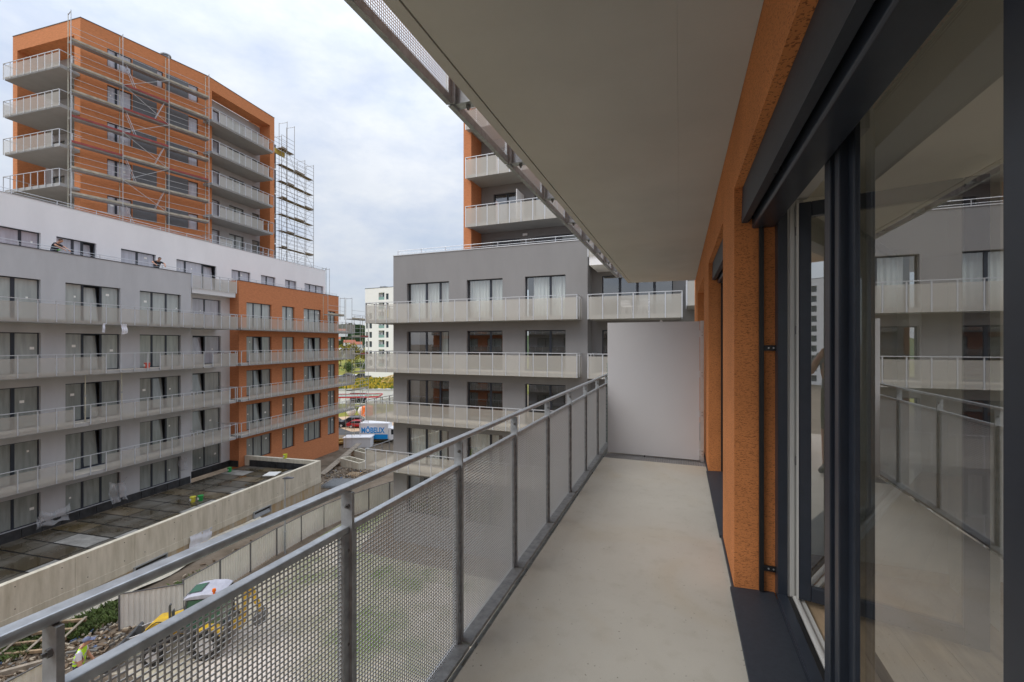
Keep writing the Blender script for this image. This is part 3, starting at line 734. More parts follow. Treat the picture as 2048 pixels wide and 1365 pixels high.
# balconies
MISS = {0: [], 1: [(4.1, 7.5), (10.9, 11.6)], 2: [(2.4, 3.3)], 3: [(2.4, 4.2)]}
for k in range(4):
    balcony(left, LM, -9, 10.86, 0, WG, FLO[k], missing=MISS[k], ends=(False, True))
    balcony(left, LM, 10.95, 13.97, 0.10, 2.3, FLO[k] - .02, missing=([(13.1, 14)] if k > 1 else []) + ([(10.9, 11.7)] if k == 1 else []), ends=(False, True), end_missing=(False, k > 1))
    balcony(left, LM, 14.3, 30.6, 0.0, WG, FLO[k] - .02, missing=([(14.3, 15.1)] if k else []), ends=(True, True), end_missing=(bool(k), False))
balcony(left, LM, 10.92, 15.0, 1.25, 3.5, 4.36, pk='perfl', slab_t=.42, top=1.15, ends=(False, True), slabm='pale', drop=.05)
# black plinth along the terrace
M_['bitumen'] = mat('bitumen_membrane', (0.030, 0.031, 0.033), 0.5, var=0.5, vscale=2.5, bump=0.4, bscale=14, bdist=0.01)
M_['bitumend'] = mat('bitumen_joint', (0.010, 0.010, 0.011), 0.4)
for k in range(22):
    a = -9 + k * .9
    MB().box(a + .015, a + .88, WG - .06 - rnd(0, .015), WG - .01, GF, GF + .54).build('plinth_membrane', M_['bitumen'], left, LM)
for k in range(5):
    a = 10.9 + k * .88
    MB().box(a + .015, a + .87, 2.2, 2.27, GF, GF + .54).build('plinth_membrane', M_['bitumen'], left, LM)
for k in range(2):
    MB().box(15.22, 15.28, WG + .06 + k * .5, WG + .52 + k * .5, GF, GF + .54).build('plinth_membrane', M_['bitumen'], left, LM)
# ------------------------------------------------------------------ tower behind the long building
tower = thing('tower_block', 'orange tower block with corner balconies rising behind the white top storey', 'building', (-48, 25, 0))
TM = frame(-44.27, 19.24, 10.995)
TF = [21.72 - 3.08 * k for k in range(6)]
tops_ = []
for k in range(5):
    zt_ = 24.73 - 3.09 * k
    tops_.append((zt_ - 1.5, zt_))
tw = [(2.41, 4.03)] ; top_ops = []
for z0, z1 in tops_: top_ops += [(2.41, 4.03, z0, z1), (8.27, 9.07, z0, z1)]
top_ops.append((5.81, 6.27, *tops_[0]))
wall_mb(0.77, 10.06, 2, 26.24, top_ops, 0.22, 1.0, 0.4).build('orange_wall', M_['orange2'], tower, TM)
for k, (z0, z1) in enumerate(tops_):
    window(tower, TM, 2.41, 4.03, z0, z1, 1.0, (3.0,), 'filmb', stick=.5, mw=.16, inset=.12)
    window(tower, TM, 8.27, 9.07, z0, z1, 1.0, (), 'filmb', stick=.3, inset=.12)
    MB().box(4.08, 5.80, .985, 1.0, z0 - .02, z1 + .04).build('grey_panel', M_['mgrey'], tower, TM)
    MB().box(6.52, 8.25, .985, 1.0, z0 - .02, z1 + .04).build('grey_panel', M_['mgrey'], tower, TM)
window(tower, TM, 5.81, 6.27, *tops_[0], 1.0, (), 'filmb', stick=0, inset=.12)
MB().box(0.75, 10.08, 0.97, 1.42, 26.242, 26.29).build('coping', M_['cope'], tower, TM)
# balcony side
TLM = frame(-53.36, 19.374, 84.351)
wall_mb(0, 8.29, 2, 26.24, [(0.57, 7.58, 3, 24.94)], 1.9, 0.0, .4).build('orange_wall', M_['orange2'], tower, TLM)
MB().box(-.02, 8.27, -.03, .42, 26.243, 26.285).build('coping', M_['cope'], tower, TLM)
bops = []
for z in TF: bops += [(1.3, 3.0, z, z + 2.3), (4.4, 6.9, z, z + 2.4)]
wall_mb(0.5, 7.65, 3, 24.95, bops, .2, 1.88, .2).build('grey_wall', M_['grey'], tower, TLM)
for z in TF:
    window(tower, TLM, 1.3, 3.0, z, z + 2.3, 1.88, (2.15,), 'filmd', stick=.3)
    window(tower, TLM, 4.4, 6.9, z, z + 2.4, 1.88, (5.3,), 'film', stick=.3)
for k, z in enumerate(TF):
    balcony(tower, TLM, 1.6, 8.3, -1.35, 1.86, z, step=0.83, ends=(True, True), end_missing=(k in (0, 2, 3), True), drop=.2,
            missing={0: [], 1: [], 2: [(7.4, 8.3)], 3: [(0, 9)], 4: []}.get(k, []), slab_t=.24)
# balcony side facing away along the street
T2M = frame(-43.34, 29.31, -5.817)
wall_mb(0, 8.1, 2, 26.22, [(0.25, 7.47, 3, 25.06)], 1.5, 0.0, .4).build('orange_wall', M_['orange2'], tower, T2M)
MB().box(0.0, 8.12, -.03, .42, 26.223, 26.27).build('coping', M_['cope'], tower, T2M)
cops = []
for z in TF: cops += [(1.2, 2.35, z, z + 2.35), (3.46, 5.3, z, z + 2.35), (6.4, 7.42, z, z + 2.35)]
wall_mb(0.2, 7.5, 3, 25.0, cops, .2, 1.45, .2).build('grey_wall', M_['grey'], tower, T2M)
for z in TF:
    window(tower, T2M, 1.2, 2.35, z, z + 2.35, 1.45, (), 'filmb', stick=.2)
    window(tower, T2M, 3.46, 5.3, z, z + 2.35, 1.45, (4.35,), 'film', stick=.2)
    window(tower, T2M, 6.4, 7.42, z, z + 2.35, 1.45, (), 'filmd', stick=.2)
for k, z in enumerate(TF):
    balcony(tower, T2M, -0.6, 6.95, -1.05, 1.43, z, step=0.75, pk='perfl', drop=.12, ends=(True, True), end_missing=(True, True), slab_t=.24,
            missing=[(-.7, .2), (6.4, 7)] + ([(5.6, 7)] if k == 3 else []) + ([(1.5, 7)] if k == 4 else []))
wall_mb(0, 7, 2, 26.2, [], 0, 0, .3).build('side_wall', M_['orange2'], tower, T2M @ Matrix.Translation((8.12, .02, 0)) @ Matrix.Rotation(R(90), 4, 'Z'))
MB().tube((6.9, 2.2, 26.2), (6.9, 2.2, 26.95), .32, 14).tube((6.9, 2.2, 26.95), (6.9, 2.2, 27.05), .42, 14).build('roof_vent', M_['galvd'], tower, TM)
# stair wing with glazed bands beyond the tower
for k in range(7):
    z = 22.2 - 3.08 * k
    MB().box(8.4, 10.7, 2.4, 2.45, z, z + 2.2).build('glazed_band', M_['greenglass'], tower, T2M)
    MB().box(8.35, 10.75, 2.3, 4.4, z - .6, z - .01).build('floor_edge', M_['slab'], tower, T2M)
    MB().box(10.5, 10.7, 2.28, 2.4, z + .01, z + 2.3).build('column', M_['anth'], tower, T2M)

# ------------------------------------------------------------------ scaffolds
M_['steel'] = mat('scaffold_tube', (0.50, 0.51, 0.51), 0.5, 0.5, var=0.15, vscale=3)
M_['steely'] = mat('scaffold_tube_ochre', (0.50, 0.48, 0.38), 0.5, 0.4, var=0.15, vscale=3)
M_['deck'] = mat('scaffold_deck', (0.36, 0.34, 0.28), 0.8, var=0.3, vscale=2.5)
M_['tubed'] = mat('scaffold_tube_rusty', (0.24, 0.21, 0.17), 0.6, 0.3, var=0.2, vscale=3)
M_['toe'] = mat('toe_board', (0.42, 0.38, 0.30), 0.8, var=0.25, vscale=2)
M_['deckd'] = mat('worn_scaffold_plank', (0.22, 0.17, 0.11), 0.85, var=0.3, vscale=2)
M_['toered'] = mat('red_toe_board', (0.30, 0.06, 0.055), 0.7, var=0.2, vscale=2)
TUBE = {}
def tube_inst(par, name, M, p, q, r, mk):
    if mk not in TUBE: TUBE[mk] = MB().tube((0, 0, 0), (0, 0, 1), 1, 7).mesh('tube', M_[mk])
    p, q = Vector(p), Vector(q); d = q - p
    T = Matrix.Translation(p) @ d.to_track_quat('Z', 'Y').to_matrix().to_4x4() @ S3(r, r, d.length)
    return inst(TUBE[mk], name, par, M @ T)
def scaffold(name, label, M, us, d0, d1, zs, zb, ztop, ladders=(), braces=(), red=(), nodeck=(), rails=2, loc=(0, 0, 0), rung=True, both=False, dark=False):
    t = thing(name, label, 'scaffold', loc, group='scaffolds round the buildings')
    r = 0.027
    for i, u in enumerate(us):
        zt_ = ztop[i] if isinstance(ztop, (list, tuple)) else ztop
        for d, mk in ((d0, 'tubed' if dark else 'steel'), (d1, 'tubed' if dark else 'steely')):
            tube_inst(t, 'standard', M, (u, d, zb), (u, d, zt_), r, mk)
        tube_inst(t, 'transom', M, (u, d0, zt_ - .1), (u, d1, zt_ - .1), r * .9, 'postd')
        for z in zs:
            if z < zt_: tube_inst(t, 'transom', M, (u, d0, z - .07), (u, d1, z - .07), r * .9, 'steel')
    for i, (a, b) in enumerate(zip(us, us[1:])):
        for j, z in enumerate(zs):
            zt_ = min(ztop[i], ztop[i + 1]) if isinstance(ztop, (list, tuple)) else ztop
            if z > zt_ - .3: continue
            if (i, j) not in nodeck:
                dk = MB().box(a + .03, b - .03, d0 + .06, d1 - (.45 if dark else .06), z - (.035 if dark else .055), z).build('deck', M_['deckd' if dark else 'deck'], t, M)
                dd = MB()
                for q in range(0 if dark else 3): dd.box(a + .04, b - .04, d0 + .08 + q * (d1 - d0 - .16) / 3, d0 + .08 + (q + .85) * (d1 - d0 - .16) / 3, z - .10, z - .0555)
                if dd.v: dd.build('deck_rib', M_['galvd'], dk, M)
                if not dark or (i + j) % 3 == 0: MB().box(a + .03, b - .03, d0 - .005, d0 + .03, z - .005, z + .15).build('toe_board', M_['toered' if (i, j) in red else ('deckd' if dark else 'toe')], t, M)
            for q in range(rails):
                tube_inst(t, 'guard_rail', M, (a, d0, z + .5 + .5 * q), (b, d0, z + .5 + .5 * q), .017, 'tubed' if dark else 'steel')
                if both: tube_inst(t, 'guard_rail', M, (a, d1, z + .5 + .5 * q), (b, d1, z + .5 + .5 * q), .017, 'tubed')
            if (i, j) in ladders:
                l_ = MB(); s_ = 1 if ladders[(i, j)] > 0 else -1
                ua, ub = ((a + .25, a + 1.0) if s_ > 0 else (b - .25, b - 1.0))
                zz0, zz1 = (z, z - 1.95)
                for off in (0, .32):
                    l_.bar((ua, d0 + .2 + off, zz0), (ub, d0 + .2 + off, zz1), .05, .03)
                for q in range(7):
                    f = (q + .5) / 7; l_.bar((ua + (ub - ua) * f, d0 + .2, zz0 + (zz1 - zz0) * f), (ua + (ub - ua) * f, d0 + .52, zz0 + (zz1 - zz0) * f), .03)
                l_.build('ladder', M_['alu'], t, M)
            if (i, j) in braces:
                z2 = z - 2
                if braces[(i, j)] > 0: tube_inst(t, 'brace', M, (a, d0 - .04, z), (b, d0 - .04, z2), .02, 'steel')
                else: tube_inst(t, 'brace', M, (a, d0 - .04, z2), (b, d0 - .04, z), .02, 'steel')
    return t
ZS = [23.67 - 2.0 * k for k in range(9)]
scaffold('scaffold', 'tall facade scaffold with ladders across the front of the orange tower', TM, [0, 3.14, 6.37, 9.59], 0.0, 0.73, ZS, 5.0, 25.95,
         ladders={(1, 0): 1, (1, 1): -1, (1, 2): 1, (1, 3): -1, (1, 4): 1, (1, 5): -1, (1, 6): 1, (1, 7): -1},
         braces={(1, 1): 1, (1, 3): 1, (1, 5): 1, (1, 7): 1, (1, 0): -1, (1, 2): -1, (1, 4): -1},
         red={(0, 3), (1, 1), (0, 4), (1, 2), (2, 4), (1, 3)}, loc=(-44.3, 19.2, 0))
scaffold('scaffold', 'narrow scaffold standing at the far right end of the orange tower', T2M, [9.7, 10.6, 11.8, 13.6, 15.2], 0.5, 1.7, [23.6 - 2.0 * k for k in range(9)], 2.0,
         [25.0, 27.1, 27.1, 23.6, 23.6], braces={(i, j): (1 if (i + j) % 2 else -1) for i in range(4) for j in range(9)}, red={(3, 5)}, rails=3, both=True, dark=True, loc=(-45, 42, 0))
scaffold('scaffold', 'open scaffold rising from the yard past the corner of the orange block', LM, [29.9, 31.6, 33.4], -0.1, 0.75, [-10.0 + 2.15 * k for k in range(7)], -EYE,
         [5.4, 3.4, 3.4], braces={(1, 1): -1, (1, 2): -1, (1, 3): 1, (1, 4): -1, (1, 5): -1, (0, 2): 1}, red={(1, 4), (1, 5)},
         nodeck={(0, 0), (0, 1), (0, 3), (1, 0)}, loc=(-36, 42, 0))
scaffold('scaffold', 'short scaffold bay fixed high on the right end of the orange block', LM, [26.0, 29.0], 0.3, 0.9, [3.2], 2.7, 5.35, loc=(-36.5, 39, W(2.7)))
scaffold('scaffold', 'slim ladder scaffold at the right end of the white storey', LM, [30.1, 30.7], 3.6, 4.2, [5.0], 4.32, 9.2, nodeck={(0, 0)}, loc=(-40, 42, W(4.3)))
MB().box(8.6, 11.0, 1.2, 1.3, 22.9, 23.5).build('timber_board', mat('yellow_formwork', (.55, .40, .08), .7, var=.2), bpy.data.objects['scaffold.001'], T2M)

# ------------------------------------------------------------------ grey building in the middle
mid = thing('apartment_building', 'dark grey building with three rows of wrapped balconies facing the camera', 'building', (-11, 26, 0))
CM = frame(0, 22.44, 90.0)
CF = [1.44, -1.64, -4.72, -7.80]
CW = 1.16
CWN = [(-16.35, -13.28, (-15.0, -14.0), 'a'), (-12.06, -9.71, (-10.55,), 'b'), (-8.32, -5.93, (-6.85,), 'c')]
cz = [(z + .03, z + 2.36) for z in CF] + [(-10.9, -8.5)]
wall_mb(-17.38, -4.70, -EYE, 5.62, [(a, b, z0, z1) for z0, z1 in cz for a, b, _, _ in CWN], .24, CW, .3).build('grey_wall', M_['dgrey'], mid, CM)
MB().box(-17.40, -4.68, CW - .03, CW + .38, 5.622, 5.67).build('coping', M_['copew'], mid, CM)
guard(mid, CM, -17.2, -4.8, CW + .25, 5.67, .32, 1.75)
for k, (z0, z1) in enumerate(cz):
    for a, b, s_, nm in CWN:
        cu = 0
        if k == 0: cu = (a + .05, b - .05) if nm != 'c' else (a + .4, b - .05)
        if k == 1 and nm == 'a': cu = (b - .9, b - .3)
        if k == 3 and nm in 'ab': cu = (a + .1, b - .4)
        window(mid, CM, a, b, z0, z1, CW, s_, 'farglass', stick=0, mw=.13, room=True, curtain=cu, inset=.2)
# left flank and roof
wall_mb(0, 9, -EYE, 5.62, [], 0, 0, .3).build('flank_wall', M_['dgrey'], mid, frame(-17.38, 22.44 + CW + 9.02, 180))
MB().box(-17.3, 1.0, CW + .4, 11, 4.3, 4.6).build('roof', M_['slab'], mid, CM)
MISSC = {}
for k, z in enumerate(CF):
    balcony(mid, CM, -18.65, -5.03, 0, CW, z, step=.80, pk='perfl' if k < 2 else 'perf', ends=(False, True), gap=.13, ps='post' if k < 2 else 'post', drop=.2)
    balcony(mid, frame(-18.65, 29.5, 180), 0, 7.0, 0.02, 1.26, z - .002, step=.80, pk='perf', ps='postd', ends=(False, False), gap=.13, drop=.2)
# recessed right wing
RD = 2.43
wops = [(-4.13, -0.35, z + .03, z + 2.36) for z in CF]
wall_mb(-4.72, 6.0, -EYE, 5.62, wops, .2, RD, .3).build('recess_wall', M_['dgrey'], mid, CM)
wall_mb(0, 1.27, -EYE, 5.60, [], 0, 0, .05).build('recess_side_wall', M_['dgrey'], mid, CM @ Matrix.Translation((-4.702, CW + .01, 0)) @ Matrix.Rotation(R(90), 4, 'Z'))
for k, z in enumerate(CF[:2]):
    window(mid, CM, -4.13, -0.35, z + .03, z + 2.36, RD, (-3.15, -2.2, -1.3), 'farglass', stick=0, mw=.14, room=True, inset=.12)
for k, z in enumerate(CF): balcony(mid, CM, -4.45, 0.09, 0, RD, z - .02, step=.76, pk='perfl', ends=(True, True), gap=.13, drop=.2)
balcony(mid, CM, -4.45, 0.09, 0, RD, 4.48, step=.76, pk='perfl', ends=(True, True), gap=.13, drop=.02, slab_t=.46, slabm='white')
balcony(mid, CM, 0.3, 3.6, -.4, RD, 1.95, step=.8, pk='perfl', ends=(True, True), gap=.13, drop=.2)
# wire chairs on its recessed balcony
def wire_chair(M, label):
    t = thing('wire_chair', label, 'chair', M.translation, group='wire chairs behind the perforated railing')
    s_ = MB()
    for k in range(9):
        a = -0.24 + .06 * k
        p = [(a, -.24, .44), (a * .9, .0, .41), (a * .95, .18, .46), (a, .27, .82 - abs(a) * .5)]
        for q, w_ in zip(p, p[1:]): s_.tube(q, w_, .009, 5)
    for y, z in ((-.24, .44), (-.1, .42), (.05, .41), (.18, .46), (.22, .6), (.26, .74)): s_.tube((-.24, y, z), (.24, y, z), .009, 5)
    s_.build('seat_shell', M_['white'], t, M)
    for x in (-.2, .2):
        for y in (-.2, .2):
            MB().tube((x * .7, y * .6, .42), (x * 1.1, y * 1.1, 0), .011, 5).build('leg', M_['white'], t, M)
wire_chair(CM @ Matrix.Translation((-2.55, .62, CF[0])) @ Matrix.Rotation(R(25), 4, 'Z'), 'white wire chair on the right wing balcony, nearer the dark door')
wire_chair(CM @ Matrix.Translation((-1.75, .6, CF[0])) @ Matrix.Rotation(R(-150), 4, 'Z'), 'white wire chair turned aside on the right wing balcony, second from the door')

# ------------------------------------------------------------------ tower above the grey building
tw2 = thing('tower_block', 'grey tower with an orange edge and stacked balconies above the grey building roof', 'building', (-6, 32, 0))
DM = frame(0, 25.0, 90.0)
DF = [4.44, 7.50, 10.58, 13.66, 16.74]
MB().box(-13.0, -12.45, 0, 9, 4.2, 24).build('orange_pier', M_['orange'], tw2, DM)
dops = []
for z in DF: dops += [(-11.55, -9.65, z, z + 2.35), (-8.7, -5.6, z, z + 2.35)]
wall_mb(-12.44, 4, 4.3, 24, dops, .2, 1.5, .3).build('grey_wall', M_['dgrey'], tw2, DM)
for k, z in enumerate(DF):
    window(tw2, DM, -11.55, -9.65, z, z + 2.35, 1.5, (-10.6,), 'farglass' if k else 'filmd', stick=0, room=bool(k), mw=.12)
    window(tw2, DM, -8.7, -5.6, z, z + 2.35, 1.5, (-7.1,), 'farglass' if k else 'filmd', stick=0, room=bool(k), mw=.12)
    if k == 0:
        for a, b in ((-11.55, -9.65), (-8.7, -6.9)):
            s_ = MB()
            for q in range(24): s_.box(a + .05, b - .05, 1.52, 1.535, z + .3 + q * .085, z + .375 + q * .085)
            s_.build('closed_shutter', M_['cope'], tw2, DM)
    else:
        balcony(tw2, DM, -12.62, 3, -.45, 1.48, z, step=.74, pk='perfl', drop=.22, gap=.13, ends=(True, False))
        MB().box(-9.42, -9.38, .1, 1.47, z + .02, z + 2.0).build('divider_screen', M_['white'], tw2, DM)
MB().box(-9.45, -9.15, 1.38, 1.49, DF[0] + 2.45, DF[0] + 2.6).build('wall_lamp', M_['white'], tw2, DM)
# ------------------------------------------------------------------ ground
def ground_mat(name, cols, scale, bump=0.5, rough=0.95):
    m, t, b, o = new_mat(name)
    b.inputs['Roughness'].default_value = rough; b.inputs['Specular IOR Level'].default_value = 0.2
    g = t.nodes.new('ShaderNodeNewGeometry')
    n = t.nodes.new('ShaderNodeTexNoise'); n.inputs['Scale'].default_value = scale; n.inputs['Detail'].default_value = 12; n.inputs['Roughness'].default_value = 0.72
    t.links.new(g.outputs['Position'], n.inputs['Vector'])
    rp = t.nodes.new('ShaderNodeValToRGB'); e = rp.color_ramp.elements
    e[0].position = 0.30; e[0].color = (*cols[0], 1); e[1].position = 0.72; e[1].color = (*cols[-1], 1)
    for i, c in enumerate(cols[1:-1]):
        x = e.new(0.30 + 0.42 * (i + 1) / (len(cols) - 1)); x.color = (*c, 1)
    t.links.new(n.outputs['Fac'], rp.inputs[0]); t.links.new(rp.outputs[0], b.inputs['Base Color'])
    nb_ = t.nodes.new('ShaderNodeTexNoise'); nb_.inputs['Scale'].default_value = 9; nb_.inputs['Detail'].default_value = 8
    t.links.new(g.outputs['Position'], nb_.inputs['Vector'])
    bp = t.nodes.new('ShaderNodeBump'); bp.inputs['Strength'].default_value = bump; bp.inputs['Distance'].default_value = 0.06
    t.links.new(nb_.outputs['Fac'], bp.inputs['Height']); t.links.new(bp.outputs[0], b.inputs['Normal'])
    return m
M_['dirt'] = ground_mat('building_site_soil', [(0.10, 0.078, 0.055), (0.17, 0.135, 0.10), (0.25, 0.21, 0.165)], 0.5)
M_['yard'] = ground_mat('gravel_yard', [(0.05, 0.10, 0.015), (0.10, 0.16, 0.03), (0.36, 0.33, 0.24), (0.56, 0.50, 0.44), (0.62, 0.57, 0.52)], 0.14, .3)
M_['lawn'] = ground_mat('lawn', [(0.05, 0.09, 0.02), (0.09, 0.14, 0.03), (0.22, 0.20, 0.11)], 0.35, .5)
M_['asphalt'] = ground_mat('asphalt', [(0.075, 0.075, 0.078), (0.10, 0.10, 0.10)], 0.8, .2)
M_['sand'] = ground_mat('sand_paving', [(0.42, 0.30, 0.20), (0.52, 0.39, 0.27)], 0.5, .2)
M_['palepave'] = ground_mat('pale_paving', [(0.42, 0.41, 0.40), (0.55, 0.54, 0.52)], 0.4, .2)
M_['meadow'] = ground_mat('meadow', [(0.10, 0.13, 0.03), (0.20, 0.20, 0.04), (0.30, 0.26, 0.07)], 0.05, .4)
def sheet(name, pts, z, mk):
    return tag(MB().quad(*[(x, y, z) for x, y in pts]).build(name, M_[mk]), kind='structure')
MB_g = MB(); MB_g.quad((-2500, -2500, 0), (2500, -2500, 0), (2500, 2500, 0), (-2500, 2500, 0))
tag(MB_g.build('ground', M_['dirt']), kind='structure')
sheet('yard', [(-21.6, -14), (-1.2, -14), (-1.2, 21.5), (-18.5, 21.5), (-21.4, 30), (-22.4, 24.5), (-21.4, 13)], .006, 'yard')
sheet('meadow', [(-320, 60), (-60, 40), (60, 340), (-320, 420)], .004, 'meadow')
sheet('pavement', [(-57, 56), (-44, 50), (-33, 62), (-46, 72)], .012, 'sand')
sheet('road', [(-70, 40), (-48, 46), (-34, 52), (-22, 64), (-30, 68), (-42, 57), (-66, 50)], .008, 'asphalt')
sheet('forecourt', [(-135, 108), (-100, 125), (-85, 150), (-120, 150)], .010, 'palepave')

# ------------------------------------------------------------------ podium terrace and its concrete wall
def conc(name, c1, c2):
    m, t, b, o = new_mat(name)
    b.inputs['Roughness'].default_value = 0.85
    g = t.nodes.new('ShaderNodeNewGeometry'); mpn = t.nodes.new('ShaderNodeMapping'); mpn.inputs['Scale'].default_value = (2.4, 2.4, 0.35)
    t.links.new(g.outputs['Position'], mpn.inputs[0])
    n = t.nodes.new('ShaderNodeTexNoise'); n.inputs['Scale'].default_value = 1.1; n.inputs['Detail'].default_value = 9; n.inputs['Roughness'].default_value = .65
    t.links.new(mpn.outputs[0], n.inputs['Vector'])
    rp = t.nodes.new('ShaderNodeValToRGB'); e = rp.color_ramp.elements
    e[0].position = .30; e[0].color = (*c1, 1); e[1].position = .62; e[1].color = (*c2, 1)
    t.links.new(n.outputs['Fac'], rp.inputs[0]); t.links.new(rp.outputs[0], b.inputs['Base Color'])
    n4 = t.nodes.new('ShaderNodeTexNoise'); n4.inputs['Scale'].default_value = 12; n4.inputs['Detail'].default_value = 6
    t.links.new(g.outputs['Position'], n4.inputs['Vector'])
    bp = t.nodes.new('ShaderNodeBump'); bp.inputs['Strength'].default_value = .3; bp.inputs['Distance'].default_value = .01
    t.links.new(n4.outputs['Fac'], bp.inputs['Height']); t.links.new(bp.outputs[0], b.inputs['Normal'])
    return m
M_['conc'] = conc('site_concrete', (0.46, 0.42, 0.32), (0.66, 0.61, 0.50))
M_['concs'] = conc('rust_stained_concrete', (0.44, 0.28, 0.11), (0.48, 0.44, 0.36))
M_['hole'] = mat('formwork_hole', (.03, .03, .03), .9)
pod = thing('retaining_wall', 'long pale concrete parapet wall enclosing the wet terrace below the left building', 'wall', (-28, 18, 0))
g0 = -EYE
WO = -6.40                                        # outer face
TOPW = -10.1
us = [-9.0, -6.4, -3.8, -1.2, 1.4, 4.0, 6.6, 9.2, 11.8, 14.4, 16.15]
for a, b in zip(us, us[1:]):
    p_ = MB().box(a + .006, b - .006, WO, WO + .28, -11.55, TOPW).build('wall_panel', M_['conc'], pod, LM)
    for z in (-11.3, -10.35):
        for u in (a + .5, b - .5): MB().tube((u, WO - .002, z), (u, WO + .01, z), .025, 8).build('tie_hole', M_['hole'], p_, LM)
    MB().box(a + .004, b - .004, WO - .03, WO + .28, -11.95, -11.556).build('wall_panel', M_['conc'], pod, LM)
    MB().box(a + .004, b - .004, WO + .012, WO + .28, g0, -11.956).build('wall_panel', M_['concs'], pod, LM)
for k in range(3):
    a = WO + .285 + k * 2.55
    MB().box(15.87, 16.15, a + .004, min(a + 2.546, WG - .02), g0, TOPW + .002).build('wall_panel', M_['conc'], pod, LM)
for a in range(0, 7):
    MB().box(15.79, 15.865, WO + .5 + a * .95, WO + 1.38 + a * .95, GF, GF + .52).build('plinth_membrane', M_['bitumen'], pod, LM)
ter = MB().box(-9, 15.86, WO + .285, WG - .07, -11.2, GF - .012).build('terrace', M_['bitumend'], None, LM)
tag(ter, kind='structure')

def wet(name, c1, c2):
    m, t, b, o = new_mat(name)
    g = t.nodes.new('ShaderNodeNewGeometry'); n = t.nodes.new('ShaderNodeTexNoise'); n.inputs['Scale'].default_value = .55; n.inputs['Detail'].default_value = 4
    t.links.new(g.outputs['Position'], n.inputs['Vector'])
    rp = t.nodes.new('ShaderNodeValToRGB'); e = rp.color_ramp.elements
    e[0].position = .42; e[0].color = (.04, .04, .04, 1); e[1].position = .56; e[1].color = (.6, .6, .6, 1)
    t.links.new(n.outputs['Fac'], rp.inputs[0]); t.links.new(rp.outputs[0], b.inputs['Roughness'])
    cr = t.nodes.new('ShaderNodeValToRGB'); e = cr.color_ramp.elements
    e[0].position = .40; e[0].color = (*c1, 1); e[1].position = .66; e[1].color = (*c2, 1)
    t.links.new(n.outputs['Fac'], cr.inputs[0]); t.links.new(cr.outputs[0], b.inputs['Base Color'])
    return m
M_['wet'] = wet('wet_membrane', (0.06, 0.047, 0.028), (0.13, 0.12, 0.10))
M_['wet2'] = wet('wet_membrane_ochre', (0.09, 0.066, 0.03), (0.17, 0.14, 0.10))
M_['dry'] = mat('dry_membrane', (0.26, 0.25, 0.225), .7, var=.3, vscale=1.5)
random.seed(11)
for i in range(20):
    for j in range(3):
        a = -9 + i * 1.24; d = WO + .29 + j * 2.50
        dry = random.random() < (.12 if j else .25)
        mk = 'dry' if dry else random.choice(['wet', 'wet', 'wet2'])
        d2 = min(d + 2.44, WG - .075)
        MB().box(a + .04, min(a + 1.18, 15.78), d + .03, d2, GF - .012, GF + rnd(-.006, .006)).build('membrane_sheet', M_[mk], ter, LM)
# vents, poster
def vent(u, w, h, z, label):
    t = thing('wall_vent', label, 'vent', LM @ Vector((u, WO, z)), group='sheet metal vents in the concrete wall')
    MB().box(u, u + .06, WO - .12, WO + .01, z, z + h).box(u + w - .06, u + w, WO - .12, WO + .01, z, z + h).box(u + .06, u + w - .06, WO - .12, WO + .01, z + h - .05, z + h).box(u + .06, u + w - .06, WO - .12, WO + .01, z, z + .05).build('frame', M_['galv'], t, LM)
    MB().box(u + .06, u + w - .06, WO - .02, WO + .011, z + .05, z + h - .05).build('duct', M_['hole'], t, LM)
    MB().quad((u + .06, WO - .11, z + .06), (u + w - .06, WO - .11, z + .06), (u + w - .06, WO - .03, z + .28), (u + .06, WO - .03, z + .28)).build('baffle', M_['galvd'], t, LM)
vent(9.0, 1.55, .5, -12.35, 'galvanised vent opening in the concrete wall nearer the wall corner')
vent(1.3, 1.75, .5, -12.35, 'galvanised vent opening in the concrete wall nearer the loader')
M_['tarp'] = mat('white_plastic_sheet', (.72, .74, .80), .4)
def crumpled(name, label, M, w, h, mk, amp=.05, n=14, sag=.0):
    b = MB(); rs = random.Random(hash(label) % 999)
    ph = [rs.uniform(0, 6) for _ in range(6)]
    def P(i, j):
        x, z = w * i / n, h * j / n
        return (x + .06 * math.sin(3 * z + ph[3]), amp * (math.sin(5 * x / w * 3 + ph[0] + z) + .7 * math.sin(9 * z / h + ph[1] + 2 * x) + .4 * math.sin(17 * x / w + ph[2])), z - sag * math.sin(math.pi * i / n) * j / n + .05 * math.sin(7 * x + ph[4]) * (1 - j / n))
    for i in range(n):
        for j in range(n): b.quad(P(i, j), P(i + 1, j), P(i + 1, j + 1), P(i, j + 1))
    return tag(b.build(name, M_[mk], None, M, smooth=False), label, name.split('_')[-1] if name != 'plastic_sheet' else 'plastic sheet')
crumpled('plastic_sheet', 'white plastic sheet stuck on the concrete wall between the two vents', LM @ Matrix.Translation((4.3, WO - .08, -12.3)), 1.5, .75, 'tarp', .03)
m, t_, b_, o_ = new_mat('clear_film')
b_.inputs['Base Color'].default_value = (.75, .77, .80, 1); b_.inputs['Roughness'].default_value = .25
tr_ = t_.nodes.new('ShaderNodeBsdfTransparent'); mx_ = t_.nodes.new('ShaderNodeMixShader'); mx_.inputs[0].default_value = .33
t_.links.new(tr_.outputs[0], mx_.inputs[1]); t_.links.new(b_.outputs[0], mx_.inputs[2]); t_.links.new(mx_.outputs[0], o_.inputs[0])
M_['film_clear'] = m
crumpled('plastic_sheet', 'torn clear plastic film hanging on the ground floor glazing, leftmost', LM @ Matrix.Translation((1.5, WG - .12, GF + .25)), 1.6, 1.0, 'film_clear', .10, sag=.3)
